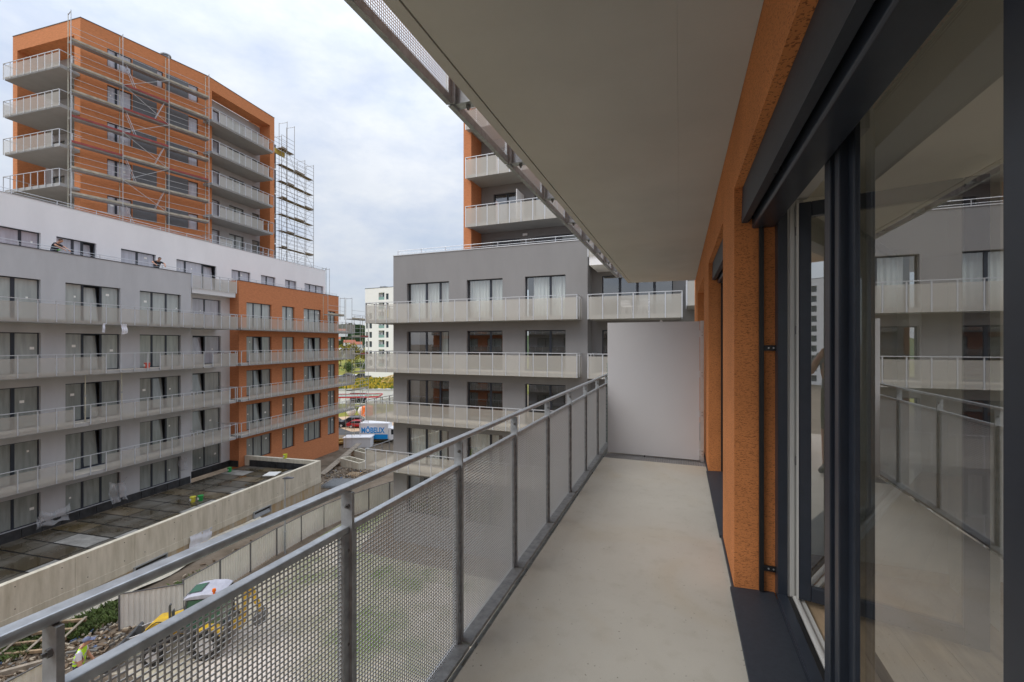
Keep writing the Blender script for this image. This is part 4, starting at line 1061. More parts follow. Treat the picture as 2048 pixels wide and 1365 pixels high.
crumpled('plastic_sheet', 'torn clear plastic film flapping beside the middle ground floor window', LM @ Matrix.Translation((5.2, WG - .12, GF + .35)), 1.1, 1.5, 'film_clear', .10, sag=.3)
crumpled('plastic_sheet', 'clear plastic film hanging beside the recessed strip, nearest the orange block', LM @ Matrix.Translation((9.9, WG - .12, GF + 1.2)), .5, .9, 'film_clear', .08)

# buckets
def bucket(x, y, z, col, label, tip=0):
    t = thing('bucket', label, 'bucket', (x, y, z), group='builders buckets on the terrace')
    M = Matrix.Translation((x, y, z)) @ Matrix.Rotation(tip, 4, 'X')
    m_ = mat('bucket_' + label[:8], col, .4)
    MB().tube((0, 0, 0), (0, 0, .36), .14, 16, .17).tube((0, 0, .33), (0, 0, .365), .18, 16).build('pail', m_, t, M)
    MB().box(-.07, .07, -.172, -.155, .12, .26).build('paper_label', M_['paper'], t, M)
    h = MB()
    for k in range(8):
        a0, a1 = math.pi * k / 8, math.pi * (k + 1) / 8
        h.tube((.18 * math.cos(a0), -.02, .34 - .12 * math.sin(a0)), (.18 * math.cos(a1), -.02, .34 - .12 * math.sin(a1)), .006, 5)
    h.build('handle', M_['steel'], t, M)
GZ = W(GF) + .004
bucket(-35.67, 25.81, GZ, (.02, .30, .07), 'green bucket standing alone on the terrace near the orange pillar')
bucket(-31.0, 20.35, GZ, (.02, .28, .06), 'green bucket beside the yellow one against the long wall')
bucket(-31.25, 20.0, GZ, (.62, .55, .06), 'yellow and white bucket next to the green bucket by the long wall')
wp = LM @ Vector((16.0, -2.9, TOPW + .003))
bucket(wp.x, wp.y, wp.z, (.55, .58, .03), 'yellow green bucket standing on top of the end wall')
sp = LM @ Matrix.Translation((14.2, -3.2, GF + .012))
tag(MB().box(-.55, .55, -.5, .5, 0, .05).build('insulation_board', M_['paper'], None, sp @ Matrix.Rotation(.3, 4, 'Z')), 'white board lying flat on the terrace near the end wall', 'board')

# ------------------------------------------------------------------ site fence
M_['fence'] = mat('pale_sheet_fence', (0.74, 0.725, 0.67), .5, .1, var=.06, vscale=1.2)
M_['fpost'] = mat('fence_post', (0.16, 0.16, 0.165), .6, .3)
def corr_mesh(w, h, n):
    b = MB(); st = w / n; pr = []
    for k in range(n):
        x = k * st; pr += [(x, 0), (x + st * .42, 0), (x + st * .5, .028), (x + st * .92, .028)]
    pr.append((w, 0))
    for (x, y), (x2, y2) in zip(pr, pr[1:]):
        b.quad((x, y, 0), (x2, y2, 0), (x2, y2, h), (x, y, h))
    return b.mesh('fence_panel', M_['fence'])
FP = corr_mesh(1.9, 1.55, 12)
fpost = MB().box(-.03, .03, -.03, .03, 0, 1.68).mesh('fence_post', M_['fpost'])
frail = MB().box(0, 1.96, -.02, .012, 0, .04).mesh('fence_rail', M_['fpost'])
fence = thing('site_fence', 'row of pale corrugated site fence panels between the yard and the concrete wall', 'fence', (-22.5, 20, 0))
pts = [(-21.78, 13.5), (-22.0, 15.25), (-22.28, 16.94), (-22.62, 19.2), (-22.85, 22.0), (-22.85, 24.5), (-22.2, 27.0), (-21.5, 29.65), (-20.4, 32.5)]
seglen = [0]
for p, q in zip(pts, pts[1:]): seglen.append(seglen[-1] + math.dist(p, q))
def along(s):
    for i in range(len(pts) - 1):
        if s <= seglen[i + 1] or i == len(pts) - 2:
            f = (s - seglen[i]) / (seglen[i + 1] - seglen[i]); p, q = pts[i], pts[i + 1]
            return p[0] + (q[0] - p[0]) * f, p[1] + (q[1] - p[1]) * f
s = 0.0
while s < seglen[-1] - 1.9:
    (x, y), (x2, y2) = along(s), along(s + 1.96)
    a = math.atan2(y2 - y, x2 - x) + rnd(-.02, .02)
    T = Matrix.Translation((x, y, 0)) @ Matrix.Rotation(a, 4, 'Z')
    inst(fpost, 'fence_post', fence, T)
    pn = inst(FP, 'fence_panel', fence, T @ Matrix.Translation((.035, 0, .06 + rnd(-.02, .03))) @ Matrix.Rotation(rnd(-.012, .012), 4, 'Y'))
    inst(frail, 'fence_rail', fence, T @ Matrix.Translation((0, 0, 1.62)))
    s += 1.96
def loose_panel(x, y, x2, y2, label):
    t = thing('fence_panel', label, 'fence panel', (x, y, 0), group='loose fence panels by the loader')
    a = math.atan2(y2 - y, x2 - x); T = Matrix.Translation((x, y, 0)) @ Matrix.Rotation(a, 4, 'Z')
    w_ = math.dist((x, y), (x2, y2)) / 1.96
    inst(FP, 'sheet', t, T @ Matrix.Translation((.03, 0, .05)) @ S3(w_, 1, 1))
    inst(fpost, 'post', t, T); inst(frail, 'rail', t, T @ Matrix.Translation((0, 0, 1.61)) @ S3(w_, 1, 1))
loose_panel(-23.25, 11.75, -21.45, 13.35, 'pale fence panel set askew behind the yellow loader')
loose_panel(-20.55, 5.6, -20.75, 8.35, 'pale fence panel in the near left corner beside the worker')
# street lamp
lamp = thing('street_lamp', 'slim grey street lamp standing at the site fence', 'street lamp', (-22.4, 19.7, 0))
lm = Matrix.Translation((-22.4, 19.7, 0))
MB().tube((0, 0, 0), (0, 0, 1.3), .06, 10).tube((0, 0, 1.3), (0, 0, 4.55), .042, 10, .032).build('pole', M_['galvd'], lamp, lm)
MB().tube((0, 0, 1.28), (0, 0, 1.36), .075, 10).build('collar', M_['galv'], lamp, lm)
MB().prism([(-.12, 4.54), (-.1, 4.60), (.1, 4.64), (.5, 4.60), (.52, 4.57), (.1, 4.53)], -.1, .1).build('lantern', M_['cope'], lamp, lm @ Matrix.Rotation(.35, 4, 'Z'))

# ------------------------------------------------------------------ blocks, beam, pallets, timber
M_['wood'] = mat('raw_wood', (0.36, 0.26, 0.16), .85, var=.3, vscale=5)
M_['woodg'] = mat('weathered_wood', (0.30, 0.255, 0.20), .85, var=.3, vscale=4)
M_['woody'] = mat('fresh_timber', (0.52, 0.36, 0.12), .8, var=.3, vscale=4)
def trough(x, y, rz, L_, label):
    t = thing('concrete_block', label, 'concrete block', (x, y, 0), group='hollow concrete blocks beside the scaffold')
    T = Matrix.Translation((x, y, 0)) @ Matrix.Rotation(rz, 4, 'Z')
    MB().box(0, L_, 0, .16, 0, .8).box(0, .16, .161, 1.1, 0, .8).box(L_ - .16, L_, .161, 1.1, 0, .8).box(.161, L_ - .161, .94, 1.1, 0, .799).build('shell', M_['conc'], t, T, bevel=.02)
trough(-33.1, 35.8, -.26, 3.3, 'hollow concrete block in front, next to the leaning plank')
trough(-34.4, 39.0, -.26, 3.3, 'hollow concrete block further back behind the first one')
tag(MB().bar((-32.3, 32.6, .06), (-34.6, 40.5, 1.15), .62, .09).build('plank', M_['woodg'], None, bevel=.01), 'long weathered plank leaning up on the concrete blocks', 'plank')
def pallet(x, y, z, rz, label, w=1.2, l=1.0, mk='wood', group='pallets on the site'):
    t = thing('pallet', label, 'pallet', (x, y, z), rz, group=group)
    T = Matrix.Translation((x, y, z)) @ Matrix.Rotation(rz, 4, 'Z')
    for k in range(3): MB().box(0, w, k * (l - .1) / 2, k * (l - .1) / 2 + .1, 0, .1).build('bearer', M_[mk], t, T)
    for k in range(6): MB().box(k * (w - .1) / 5, k * (w - .1) / 5 + .1, 0, l, .101, .123).build('slat', M_[mk], t, T)
pallet(-29.9, 33.2, .01, .2, 'wooden pallet lying flat in the mud before the concrete blocks')
# rebar mats
rb = MB()
for q in range(5):
    for k in range(14): rb.tube((k * .16, 0, .06 + q * .05), (k * .16, 2.2, .06 + q * .05), .012, 5)
    for k in range(12): rb.tube((0, k * .19, .07 + q * .05), (2.1, k * .19, .07 + q * .05), .012, 5)
tag(rb.build('reinforcement_mats', M_['galvd'], None, Matrix.Translation((-29.4, 29.6, 0)) @ Matrix.Rotation(.25, 4, 'Z')), 'stack of grey steel reinforcement mats behind the wall corner', 'steel mats')
for i in range(7):
    x, y = -40.5 + i * .62, 43.2 + i * .55
    h = random.choice([2, 3, 4])
    t = thing('timber_stack', ['yellow timber beams stacked beside the scaffold foot, leftmost pile', 'yellow timber beams, second pile from the left by the scaffold foot', 'tall yellow timber pile third from the left by the scaffold foot', 'yellow timber pile in the middle of the row by the scaffold', 'yellow timber pile third from the right in the row', 'yellow timber pile second from the right in the row', 'yellow timber pile at the right end nearest the white box'][i], 'timber', (x, y, 0), group='timber piles by the scaffold')
    for a in range(h):
        for b in range(3):
            T = Matrix.Translation((x + b * .18, y, a * .24)) @ Matrix.Rotation(.6 + rnd(-.2, .2) + (1.2 if a % 2 else 0), 4, 'Z')
            MB().box(-1.0, 1.0, -.07, .07, 0, .2).build('beam', M_['woody'], t, T)
wb = thing('storage_box', 'low white roofed storage box in front of the delivery van', 'storage box', (-36.2, 43.5, 0))
wbT = Matrix.Translation((-38.2, 42.0, 0)) @ Matrix.Rotation(.45, 4, 'Z')
MB().box(0, 3.2, 0, 1.6, 0, 1.15).build('body', M_['pale'], wb, wbT); MB().box(-.1, 3.3, -.1, 1.7, 1.151, 1.25).build('lid', M_['white'], wb, wbT)

# wooden frame near the loader
wf = thing('wooden_frame', 'big wooden frame of weathered planks lying on the rubble at the far left', 'wooden frame', (-24.8, 9.2, 0), .5)
wT = Matrix.Translation((-25.6, 8.9, .12)) @ Matrix.Rotation(.55, 4, 'Z') @ Matrix.Rotation(.12, 4, 'X')
for k in range(4): MB().box(0, 1.9, k * .55, k * .55 + .09, 0, .12).build('plank', M_['wood'], wf, wT)
for k in range(3): MB().box(k * .9, k * .9 + .1, -.02, 1.78, .121, .16).build('cross_plank', M_['woodg'], wf, wT)
tag(MB().bar((-25.3, 7.2, .1), (-23.4, 9.5, .16), .16, .2).build('beam', M_['woodg'], None), 'thick weathered timber beam lying beside the wooden frame', 'beam')

# rubble and weeds
random.seed(5)
M_['rub1'] = mat('rubble_grey', (.17, .16, .145), .9); M_['rub2'] = mat('rubble_brown', (.16, .115, .075), .9); M_['rub3'] = mat('rubble_pale', (.38, .32, .24), .9)
M_['rub4'] = mat('rubble_plastic', (.12, .18, .32), .6)
def rubble(name, cx, cy, rx, ry, n, smax, label, M=None):
    b = MB(); idx = []
    for _ in range(n):
        a, r_ = rnd(0, 6.28), math.sqrt(random.random())
        x, y = cx + rx * r_ * math.cos(a), cy + ry * r_ * math.sin(a)
        L_, w_, h_ = rnd(.05, smax), rnd(.04, smax * .35), rnd(.02, .12)
        t0 = rnd(0, 6.28); f0 = len(b.f)
        b.bar((x, y, h_ / 2 + rnd(0, .05)), (x + L_ * math.cos(t0), y + L_ * math.sin(t0), h_ / 2 + rnd(0, .12)), w_, h_)
        idx += [random.choice([0, 0, 1, 1, 2, 2, 2, 3] if random.random() < .25 else [0, 1, 1, 2])] * (len(b.f) - f0)
    o = b.build(name, [M_['rub1'], M_['rub2'], M_['rub3'], M_['rub4']])
    for p, i in zip(o.data.polygons, idx): p.material_index = i
    return tag(o, label, 'rubble', kind='stuff')
rubble('rubble', -24.2, 10.2, 2.0, 2.6, 620, .34, 'heap of broken planks and rubble between the wall and the loader')
rubble('rubble', -24.9, 7.0, 1.6, 2.2, 420, .26, 'scattered rubble at the near end of the concrete wall')
rubble('rubble', -30.6, 33.2, 2.6, 3.4, 260, .35, 'scraps of wood in the mud before the concrete blocks')
rubble('rubble', -24.4, 19, 1.2, 7, 160, .3, 'scattered scraps along the fence foot')
M_['weed'] = mat('weeds', (.085, .125, .03), .8, var=.5, vscale=2)
def weeds(cx, cy, rx, ry, n, h, label):
    b = MB()
    for _ in range(n):
        a, r_ = rnd(0, 6.28), math.sqrt(random.random())
        x, y = cx + rx * r_ * math.cos(a), cy + ry * r_ * math.sin(a)
        t0, ln, lean = rnd(0, 6.28), rnd(.4, 1) * h, rnd(.1, .7)
        dx, dy = math.cos(t0), math.sin(t0); w_ = rnd(.015, .05)
        b.quad((x - dy * w_, y + dx * w_, 0), (x + dy * w_, y - dx * w_, 0), (x + dx * ln * lean + dy * w_ * .6, y + dy * ln * lean - dx * w_ * .6, ln * .75), (x + dx * ln * lean * 1.5, y + dy * ln * lean * 1.5, ln * .9))
    return tag(b.build('weeds', M_['weed']), label, 'weeds', kind='stuff')
weeds(-24.9, 11.8, .9, 1.7, 2200, .45, 'green weeds growing between the rubble and the wall')
weeds(-25.5, 9.6, .7, .9, 900, .4, 'green weeds beside the wooden frame')
weeds(-24.0, 15.8, .5, 2.0, 1200, .45, 'green weeds behind the fence panels')
weeds(-24.3, 18.6, .4, 1.2, 400, .35, 'tuft of green weeds along the fence near the lamp')
weeds(-9.5, 6, 3.6, 7, 5000, .16, 'thin grass in the yard below the balcony')
# pale edge of membrane along the wall foot
b = MB()
pp = [LM @ Vector((u, WO - .75 - .25 * math.sin(u * .7), g0 + .12 + .06 * math.sin(u * 1.9))) for u in [k * .5 - 3 for k in range(26)]]
qq = [LM @ Vector((u, WO - .05, g0 + .55 + .05 * math.sin(u * 1.3))) for u in [k * .5 - 3 for k in range(26)]]
for i in range(25): b.quad(pp[i], pp[i + 1], qq[i + 1], qq[i])
tag(b.build('earth_bank', M_['dirt'] if False else M_['conc'], None), 'pale earth bank heaped along the foot of the concrete wall', 'bank', kind='stuff')
# ------------------------------------------------------------------ backhoe loader
M_['yellow'] = mat('machine_yellow', (.66, .42, .02), .45, col2=(.42, .28, .06), vscale=2.2)
M_['mgreyp'] = mat('machine_grey', (.09, .095, .10), .5)
M_['roofw'] = mat('cab_roof_white', (.40, .41, .47), .45, var=.12, vscale=3)
M_['cabglass'] = mat('cab_glass', (.05, .13, .09), .06, spec=.8)
M_['rubber'] = mat('tyre_rubber', (.02, .02, .02), .85)
M_['rim'] = mat('wheel_rim', (.55, .55, .55), .5, .2)
M_['amber'] = mat('amber_lens', (.80, .16, .01), .25)
M_['chrome'] = mat('cylinder_rod', (.35, .35, .36), .4, .5)
ldr = thing('backhoe_loader', 'yellow backhoe loader with white cab roof working behind the fence corner', 'loader', (-18.2, 12.0, 0))
hd = math.atan2(10.33 - 12.12, -20.88 + 18.05)
LT = Matrix.Translation((-18.75, 12.4, 0)) @ Matrix.Rotation(hd, 4, 'Z') @ Matrix.Scale(.88, 4)      # local x = forward
def wheel(par, M, x, y, r, w):
    a = MB().tube((x, y - w / 2, r), (x, y + w / 2, r), r, 20).build('wheel', M_['rubber'], par, M, bevel=.04)
    MB().tube((x, y - w / 2 - .01, r), (x, y + w / 2 + .01, r), r * .55, 16).build('rim', M_['rim'], a, M)
    tr = MB()
    for k in range(20):
        t = 2 * math.pi * k / 20
        tr.bar((x + (r + .01) * math.cos(t), y - w / 2 + .02, r + (r + .01) * math.sin(t)), (x + (r + .01) * math.cos(t + .15), y + w / 2 - .02, r + (r + .01) * math.sin(t + .15)), .05, .05)
    tr.build('tread', M_['rubber'], a, M)
for y in (-.88, .88):
    wheel(ldr, LT, -.55, y, .68, .42); wheel(ldr, LT, 1.6, y, .44, .32)
MB().box(-1.3, 2.1, -.35, .35, .55, .95).box(-1.25, -.85, -.8, .8, .5, 1.25).build('chassis', M_['mgreyp'], ldr, LT, bevel=.03)
MB().prism([(.55, .96), (2.15, .96), (2.2, 1.35), (1.9, 1.6), (.55, 1.68)], -.42, .42).build('bonnet', M_['yellow'], ldr, LT, bevel=.04)
MB().prism([(-1.2, 1.0), (-.1, 1.0), (-.2, 1.36), (-.5, 1.46), (-.9, 1.42), (-1.2, 1.25)], .62, 1.04).prism([(-1.2, 1.0), (-.1, 1.0), (-.2, 1.36), (-.5, 1.46), (-.9, 1.42), (-1.2, 1.25)], -1.04, -.62).build('mudguard', M_['yellow'], ldr, LT, bevel=.02)
cab = MB()
for x0, z0, x1, z1 in ((.62, 1.2, .38, 2.62), (-.35, 1.25, -.35, 2.62), (-1.1, 1.3, -1.05, 2.6)):
    for y in (-.66, .66): cab.bar((x0, y, z0), (x1, y * .96, z1), .07, .07)
cab.box(-1.1, .6, -.68, .68, 1.15, 1.3).bar((.62, -.66, 1.22), (.62, .66, 1.22), .07).bar((.39, -.64, 2.6), (.39, .64, 2.6), .07)
cabo = cab.build('cab', M_['mgreyp'], ldr, LT)
MB().quad((.60, -.62, 1.25), (.60, .62, 1.25), (.385, .60, 2.58), (.385, -.60, 2.58)).build('windscreen', M_['cabglass'], cabo, LT)
for y in (-.655, .655): MB().quad((.55, y, 1.3), (-1.05, y, 1.3), (-1.0, y * .97, 2.58), (.37, y * .97, 2.58)).build('side_window', M_['cabglass'], cabo, LT)
MB().quad((-1.09, -.6, 1.35), (-1.09, .6, 1.35), (-1.05, .6, 2.55), (-1.05, -.6, 2.55)).build('rear_window', M_['cabglass'], cabo, LT)
rf = MB().prism([(.50, 2.62), (.52, 2.70), (.25, 2.80), (-.3, 2.85), (-.8, 2.81), (-1.08, 2.70), (-1.05, 2.62)], -.68, .68).build('roof', M_['roofw'], ldr, LT, bevel=.06, seg=3)
MB().box(-.08, .42, -.36, .36, 0, .02).build('roof_hatch', M_['cabglass'], rf, LT @ Matrix.Translation((0, 0, 2.845)) @ Matrix.Rotation(.12, 4, 'Y'))
MB().box(-.12, .46, -.40, .40, -.01, .008).build('hatch_frame', M_['mgreyp'], rf, LT @ Matrix.Translation((0, 0, 2.845)) @ Matrix.Rotation(.12, 4, 'Y'))
MB().tube((-.75, .62, 2.80), (-.75, .62, 2.92), .05, 10).tube((-.75, .62, 2.92), (-.75, .62, 3.03), .085, 12, .07).build('beacon', M_['amber'], ldr, LT)
for y in (-1, 1):
    MB().tube((.5, y * .66, 2.3), (.75, y * 1.0, 2.35), .015).box(.73, .77, y * 1.0 - .1, y * 1.0 + .1, 2.1, 2.45).build('mirror', M_['mgreyp'], ldr, LT)
    MB().bar((.72, y * .62, 1.55), (2.05, y * .62, 1.05), .14, .26).bar((2.0, y * .62, 1.1), (2.95, y * .62, .42), .14, .24).tube((2.95, y * .62 - .09, .42), (2.95, y * .62 + .09, .42), .16, 14).build('loader_arm', M_['yellow'], ldr, LT, bevel=.015)
    MB().tube((2.95, y * .62 - .1, .42), (2.95, y * .62 + .1, .42), .06, 12).build('pivot_pin', M_['mgreyp'], ldr, LT)
    MB().tube((1.3, y * .45, 1.50), (2.05, y * .45, 1.28), .07, 10).build('cylinder', M_['mgreyp'], ldr, LT)
    MB().tube((2.04, y * .45, 1.283), (2.88, y * .45, 1.02), .035, 10).build('cylinder_rod', M_['chrome'], ldr, LT)
    MB().prism([(2.78, .50), (3.0, .55), (3.05, .9), (2.9, 1.12), (2.78, 1.08)], y * .45 - .05, y * .45 + .05).build('tilt_link', M_['mgreyp'], ldr, LT)
MB().prism([(3.0, .30), (3.08, .85), (3.16, .92), (3.2, .85), (3.16, .34), (3.35, .12), (3.95, .06), (3.95, .03), (3.3, .03)], -1.12, 1.12).build('bucket', M_['mgreyp'], ldr, LT, bevel=.02)
MB().bar((-1.3, 0, .9), (-1.75, 0, 1.0), .35, .5).bar((-1.7, 0, .9), (-2.0, 0, 2.9), .2, .28).bar((-2.0, 0, 2.85), (-2.55, 0, 1.4), .16, .22).build('rear_boom', M_['yellow'], ldr, LT, bevel=.02)
MB().prism([(-2.75, 1.4), (-2.35, 1.45), (-2.2, 1.0), (-2.5, .8), (-2.8, 1.0)], -.3, .3).build('rear_bucket', M_['mgreyp'], ldr, LT, bevel=.02)
hs = MB(); pv = None
for k in range(13):
    t = k / 12; p = (1.2 + 1.0 * t, .55, 1.55 - .35 * t + .32 * math.sin(math.pi * t))
    if pv: hs.tube(pv, p, .02, 6)
    pv = p
hs.build('hose', M_['rubber'], ldr, LT)
MB().tube((1.25, .28, 1.6), (1.25, .28, 2.25), .05, 10).tube((1.25, .28, 2.25), (1.2, .28, 2.34), .05, 10).build('exhaust', M_['mgreyp'], ldr, LT)
for y in (-.5, -.25, .25, .5): MB().box(.515, .56, y - .07, y + .07, 2.64, 2.72).build('work_light', M_['chrome'], ldr, LT)
for k in range(5): MB().box(2.19, 2.215, -.34, .34, 1.0 + k * .06, 1.03 + k * .06).build('grille_bar', M_['mgreyp'], ldr, LT)
for y in (-.72, .72):
    MB().box(-.2, .25, y - .1, y + .1, .62, .66).box(-.15, .2, y - .1, y + .1, .92, .96).build('step', M_['mgreyp'], ldr, LT)
    MB().box(.9, 1.5, y * .6 - .005, y * .6 + .005, 1.15, 1.35).build('side_grille', M_['mgreyp'], ldr, LT)
MB().bar((.60, -.1, 1.3), (.45, -.35, 2.2), .02, .015).build('wiper', M_['black'], ldr, LT)
MB().bar((.66, 0, 1.52), (.62, 0, 1.24), 1.34, .05).build('cowl', M_['yellow'], ldr, LT)

# ------------------------------------------------------------------ people
M_['skin'] = mat('skin', (.50, .27, .18), .6)
M_['hair'] = mat('brown_hair', (.06, .035, .02), .8)
M_['tee'] = mat('charcoal_shirt', (.028, .032, .042), .9)
M_['teew'] = mat('white_shirt', (.62, .60, .66), .9)
M_['teeg'] = mat('grey_shirt', (.16, .17, .18), .9)
M_['hivis'] = mat('hi_vis_vest', (.48, .80, .02), .7)
M_['refl'] = mat('reflective_band', (.45, .47, .47), .35, .4)
M_['jeans'] = mat('work_trousers', (.05, .06, .09), .9)
M_['olive'] = mat('olive_shorts', (.07, .07, .035), .9)
M_['cap'] = mat('grey_blue_cap', (.13, .15, .24), .8)
M_['shoe'] = mat('dark_shoes', (.04, .04, .045), .7)
def person(label, M, J, region, extra=None, scale=1.0, group=None):
    """J: joints {name: (x, y, z, radius)}; figure faces +x in local space"""
    E_ = [('pelvis', 'waist'), ('waist', 'chest'), ('chest', 'neck'), ('neck', 'jaw'), ('jaw', 'skull'), ('skull', 'crown'), ('skull', 'nose')]
    for s_ in 'lr':
        E_ += [('chest', 'sh' + s_), ('sh' + s_, 'el' + s_), ('el' + s_, 'wr' + s_), ('wr' + s_, 'ha' + s_),
               ('pelvis', 'hip' + s_), ('hip' + s_, 'kn' + s_), ('kn' + s_, 'an' + s_), ('an' + s_, 'toe' + s_)]
    J = dict(J)
    def P(n): return Vector(J[n][:3])
    j, sk = P('jaw'), P('skull'); J['nose'] = (*(sk + Vector((.125 * J.get('_f', 1), 0, -.03)) if '_nd' not in J else sk + Vector(J['_nd'])), .014)
    J.pop('_f', None); J.pop('_nd', None)
    for s_, sg in (('l', 1), ('r', -1)):
        w_, h_ = P('wr' + s_), P('ha' + s_); d = (h_ - w_).normalized(); sd = d.cross(Vector((0, 0, 1)))
        sd = sd.normalized() if sd.length > .1 else Vector((0, 1, 0))
        for q, (o_, ln) in enumerate(((-.03, .07), (-.01, .085), (.01, .08), (.03, .06))):
            n1_, n2_ = f'f{s_}{q}a', f'f{s_}{q}b'
            J[n1_] = (*(h_ + sd * o_ + d * ln * .55), .009); J[n2_] = (*(h_ + sd * o_ * 1.1 + d * ln * .9 + Vector((0, 0, -.02))), .008)
            E_ += [('ha' + s_, n1_), (n1_, n2_)]
        J['th' + s_] = (*(w_ + d * .04 + sd * .05 * sg), .011); E_.append(('wr' + s_, 'th' + s_))
    names = list(J); ix = {n: i for i, n in enumerate(names)}
    me = bpy.data.meshes.new('body'); me.from_pydata([tuple(x * scale for x in J[n][:3]) for n in names], [(ix[a], ix[b]) for a, b in E_], [])
    ob = bpy.data.objects.new('tmp', me); COL.objects.link(ob)
    md = ob.modifiers.new('skin', 'SKIN'); md.use_smooth_shade = True
    for i, n in enumerate(names):
        me.skin_vertices[0].data[i].radius = (J[n][3] * scale, J[n][3] * scale)
    me.skin_vertices[0].data[ix['pelvis']].use_root = True
    sb = ob.modifiers.new('sub', 'SUBSURF'); sb.levels = sb.render_levels = 2
    dg = bpy.context.evaluated_depsgraph_get(); dg.update()
    nm = bpy.data.meshes.new_from_object(ob.evaluated_get(dg)); bpy.data.objects.remove(ob)
    nm.name = 'body'; nm.materials.clear()
    mats, pick = region
    for m_ in mats: nm.materials.append(M_[m_])
    jl = [(n, Vector(J[n][:3]) * scale) for n in names]
    edges = [(a, b, P2, Q2) for a, b in E_ for P2, Q2 in [(Vector(J[a][:3]) * scale, Vector(J[b][:3]) * scale)]]
    for p in nm.polygons:
        c = Vector(p.center); best = None
        for a, b, p0, p1 in edges:
            d = p1 - p0; t = max(0, min(1, (c - p0).dot(d) / max(d.length_squared, 1e-9))); dist = (c - p0 - d * t).length
            if best is None or dist < best[0]: best = (dist, a, b, t)
        p.material_index = pick(best[1], best[2], best[3], c / scale); p.use_smooth = True
    t = thing('person', label, 'person', M.translation, group=group)
    bo = place(bpy.data.objects.new('body', nm), t, M)
    if extra: extra(t, M, J, scale)
    return t
def stand(lean=0.0, arms='down', head=0.0):
    c, s_ = math.cos(lean), math.sin(lean)
    def L_(x, y, z, r): return (x * c + (z - .95) * s_, y, .95 + (z - .95) * c - x * s_, r)
    J = {'pelvis': (0, 0, .95, .15), 'waist': L_(0, 0, 1.12, .145), 'chest': L_(0, 0, 1.34, .17), 'neck': L_(.02, 0, 1.52, .055), 'jaw': L_(.045 + head * .5, 0, 1.60 - head * .2, .07), 'skull': L_(.04 + head, 0, 1.69 - head * .3, .088), 'crown': L_(.02 + head * 1.1, 0, 1.745 - head * .4, .072)}
    for n, sg in (('l', 1), ('r', -1)):
        J['hip' + n] = (0, sg * .095, .88, .095); J['kn' + n] = (.02, sg * .11, .49, .06); J['an' + n] = (-.01, sg * .12, .08, .043); J['toe' + n] = (.16, sg * .14, .04, .038)
        J['sh' + n] = L_(0, sg * .19, 1.43, .062)
        J['el' + n] = L_(-.02, sg * .27, 1.14, .045); J['wr' + n] = L_(.08, sg * .27, .90, .03); J['ha' + n] = L_(.10, sg * .26, .83, .032)
    return J
def pick_clothes(top, sleeve=.55, legs='trousers'):
    def f(a, b, t, c):
        k = {a, b}
        if a in ('neck', 'jaw', 'skull') : return 0
        if a.startswith('el') or a.startswith('wr') or a.startswith('ha') or a.startswith('f') or b.startswith('th') or b.startswith('f'): return 0
        if a.startswith('sh'): return 1 if t < sleeve else 0
        if a.startswith('an'): return 3
        if a.startswith('kn'): return 0 if legs == 'shorts' else 2
        if a.startswith('hip') and legs == 'shorts' and t > .85: return 0
        if a.startswith('hip') or b.startswith('hip'): return 2
        if a == 'chest' and b == 'neck' and t > .75: return 0
        if a == 'pelvis' and t < .3: return 2
        return 1
    return f
def hair(mk, up=0.0, cap=False):
    def f(t, M, J, sc_):
        sk, cr = Vector(J['skull'][:3]), Vector(J['crown'][:3]); ax = (cr - sk).normalized()
        b = MB(); b.ball((0, 0, 0), .100, .096, .085, 14, 8)
        keep = [fa for fa in b.f if sum(b.v[i][2] for i in fa) / 4 > -.012 or sum(b.v[i][0] for i in fa) / 4 < -.035]
        b.f = keep
        T = M @ Matrix.Translation((sk + ax * .03 + Vector((-.012, 0, 0))) * sc_) @ ax.to_track_quat('Z', 'Y').to_matrix().to_4x4() @ S3(sc_, sc_, sc_)
        # keep facing: local x forward
        b.build('cap' if cap else 'hair', M_[mk], t, M @ Matrix.Translation((sk + ax * .028 + Vector((-.01, 0, .004))) * sc_) @ S3(sc_, sc_, sc_), smooth=True)
        if cap: MB().prism([(.05, .0), (.19, -.02), (.19, -.008), (.05, .018)], -.075, .075).build('cap_peak', M_[mk], t, M @ Matrix.Translation((sk + ax * .03) * sc_) @ S3(sc_, sc_, sc_))
    return f
# worker in a hi-vis vest beside the loader bucket, seen from behind
J = stand(.16, head=.06)
for n in ('pelvis', 'waist', 'chest'): J[n] = (*J[n][:3], J[n][3] * 1.16)
for n, sg in (('l', 1), ('r', -1)): J['sh' + n] = (J['sh' + n][0], sg * .235, J['sh' + n][2], .075)
for n, sg in (('l', 1), ('r', -1)):
    J['el' + n] = (.14, sg * .31, 1.10, .05); J['wr' + n] = (.28, sg * .28, .88, .036); J['ha' + n] = (.32, sg * .27, .82, .036)
pc = pick_clothes('teew')
def wpick(a, b, t, c):
    r_ = pc(a, b, t, c)
    if r_ == 1 and not a.startswith('sh') and not (a == 'chest' and b.startswith('sh') and t > .8):
        return 5 if (1.10 < c[2] < 1.15 or 1.22 < c[2] < 1.27) else 4
    return r_
person('worker in a yellow hi-vis vest and blue cap beside the loader bucket', Matrix.Translation((-19.5, 8.66, .50)) @ Matrix.Rotation(R(50), 4, 'Z'), J,
       (['skin', 'teew', 'jeans', 'shoe', 'hivis', 'refl'], wpick), hair('cap', cap=True), scale=1.14)
md_ = MB(); nn = 12
def mh(i, j):
    x, y = -21.2 + 3.4 * i / nn, 7.2 + 3.2 * j / nn; q = ((i / nn - .5) ** 2 + (j / nn - .48) ** 2) * 4
    return (x, y, max(0, .72 * (1 - q)) + .05 * math.sin(i * 2.1 + j) - .03)
for i in range(nn):
    for j in range(nn): md_.quad(mh(i, j), mh(i + 1, j), mh(i + 1, j + 1), mh(i, j + 1))
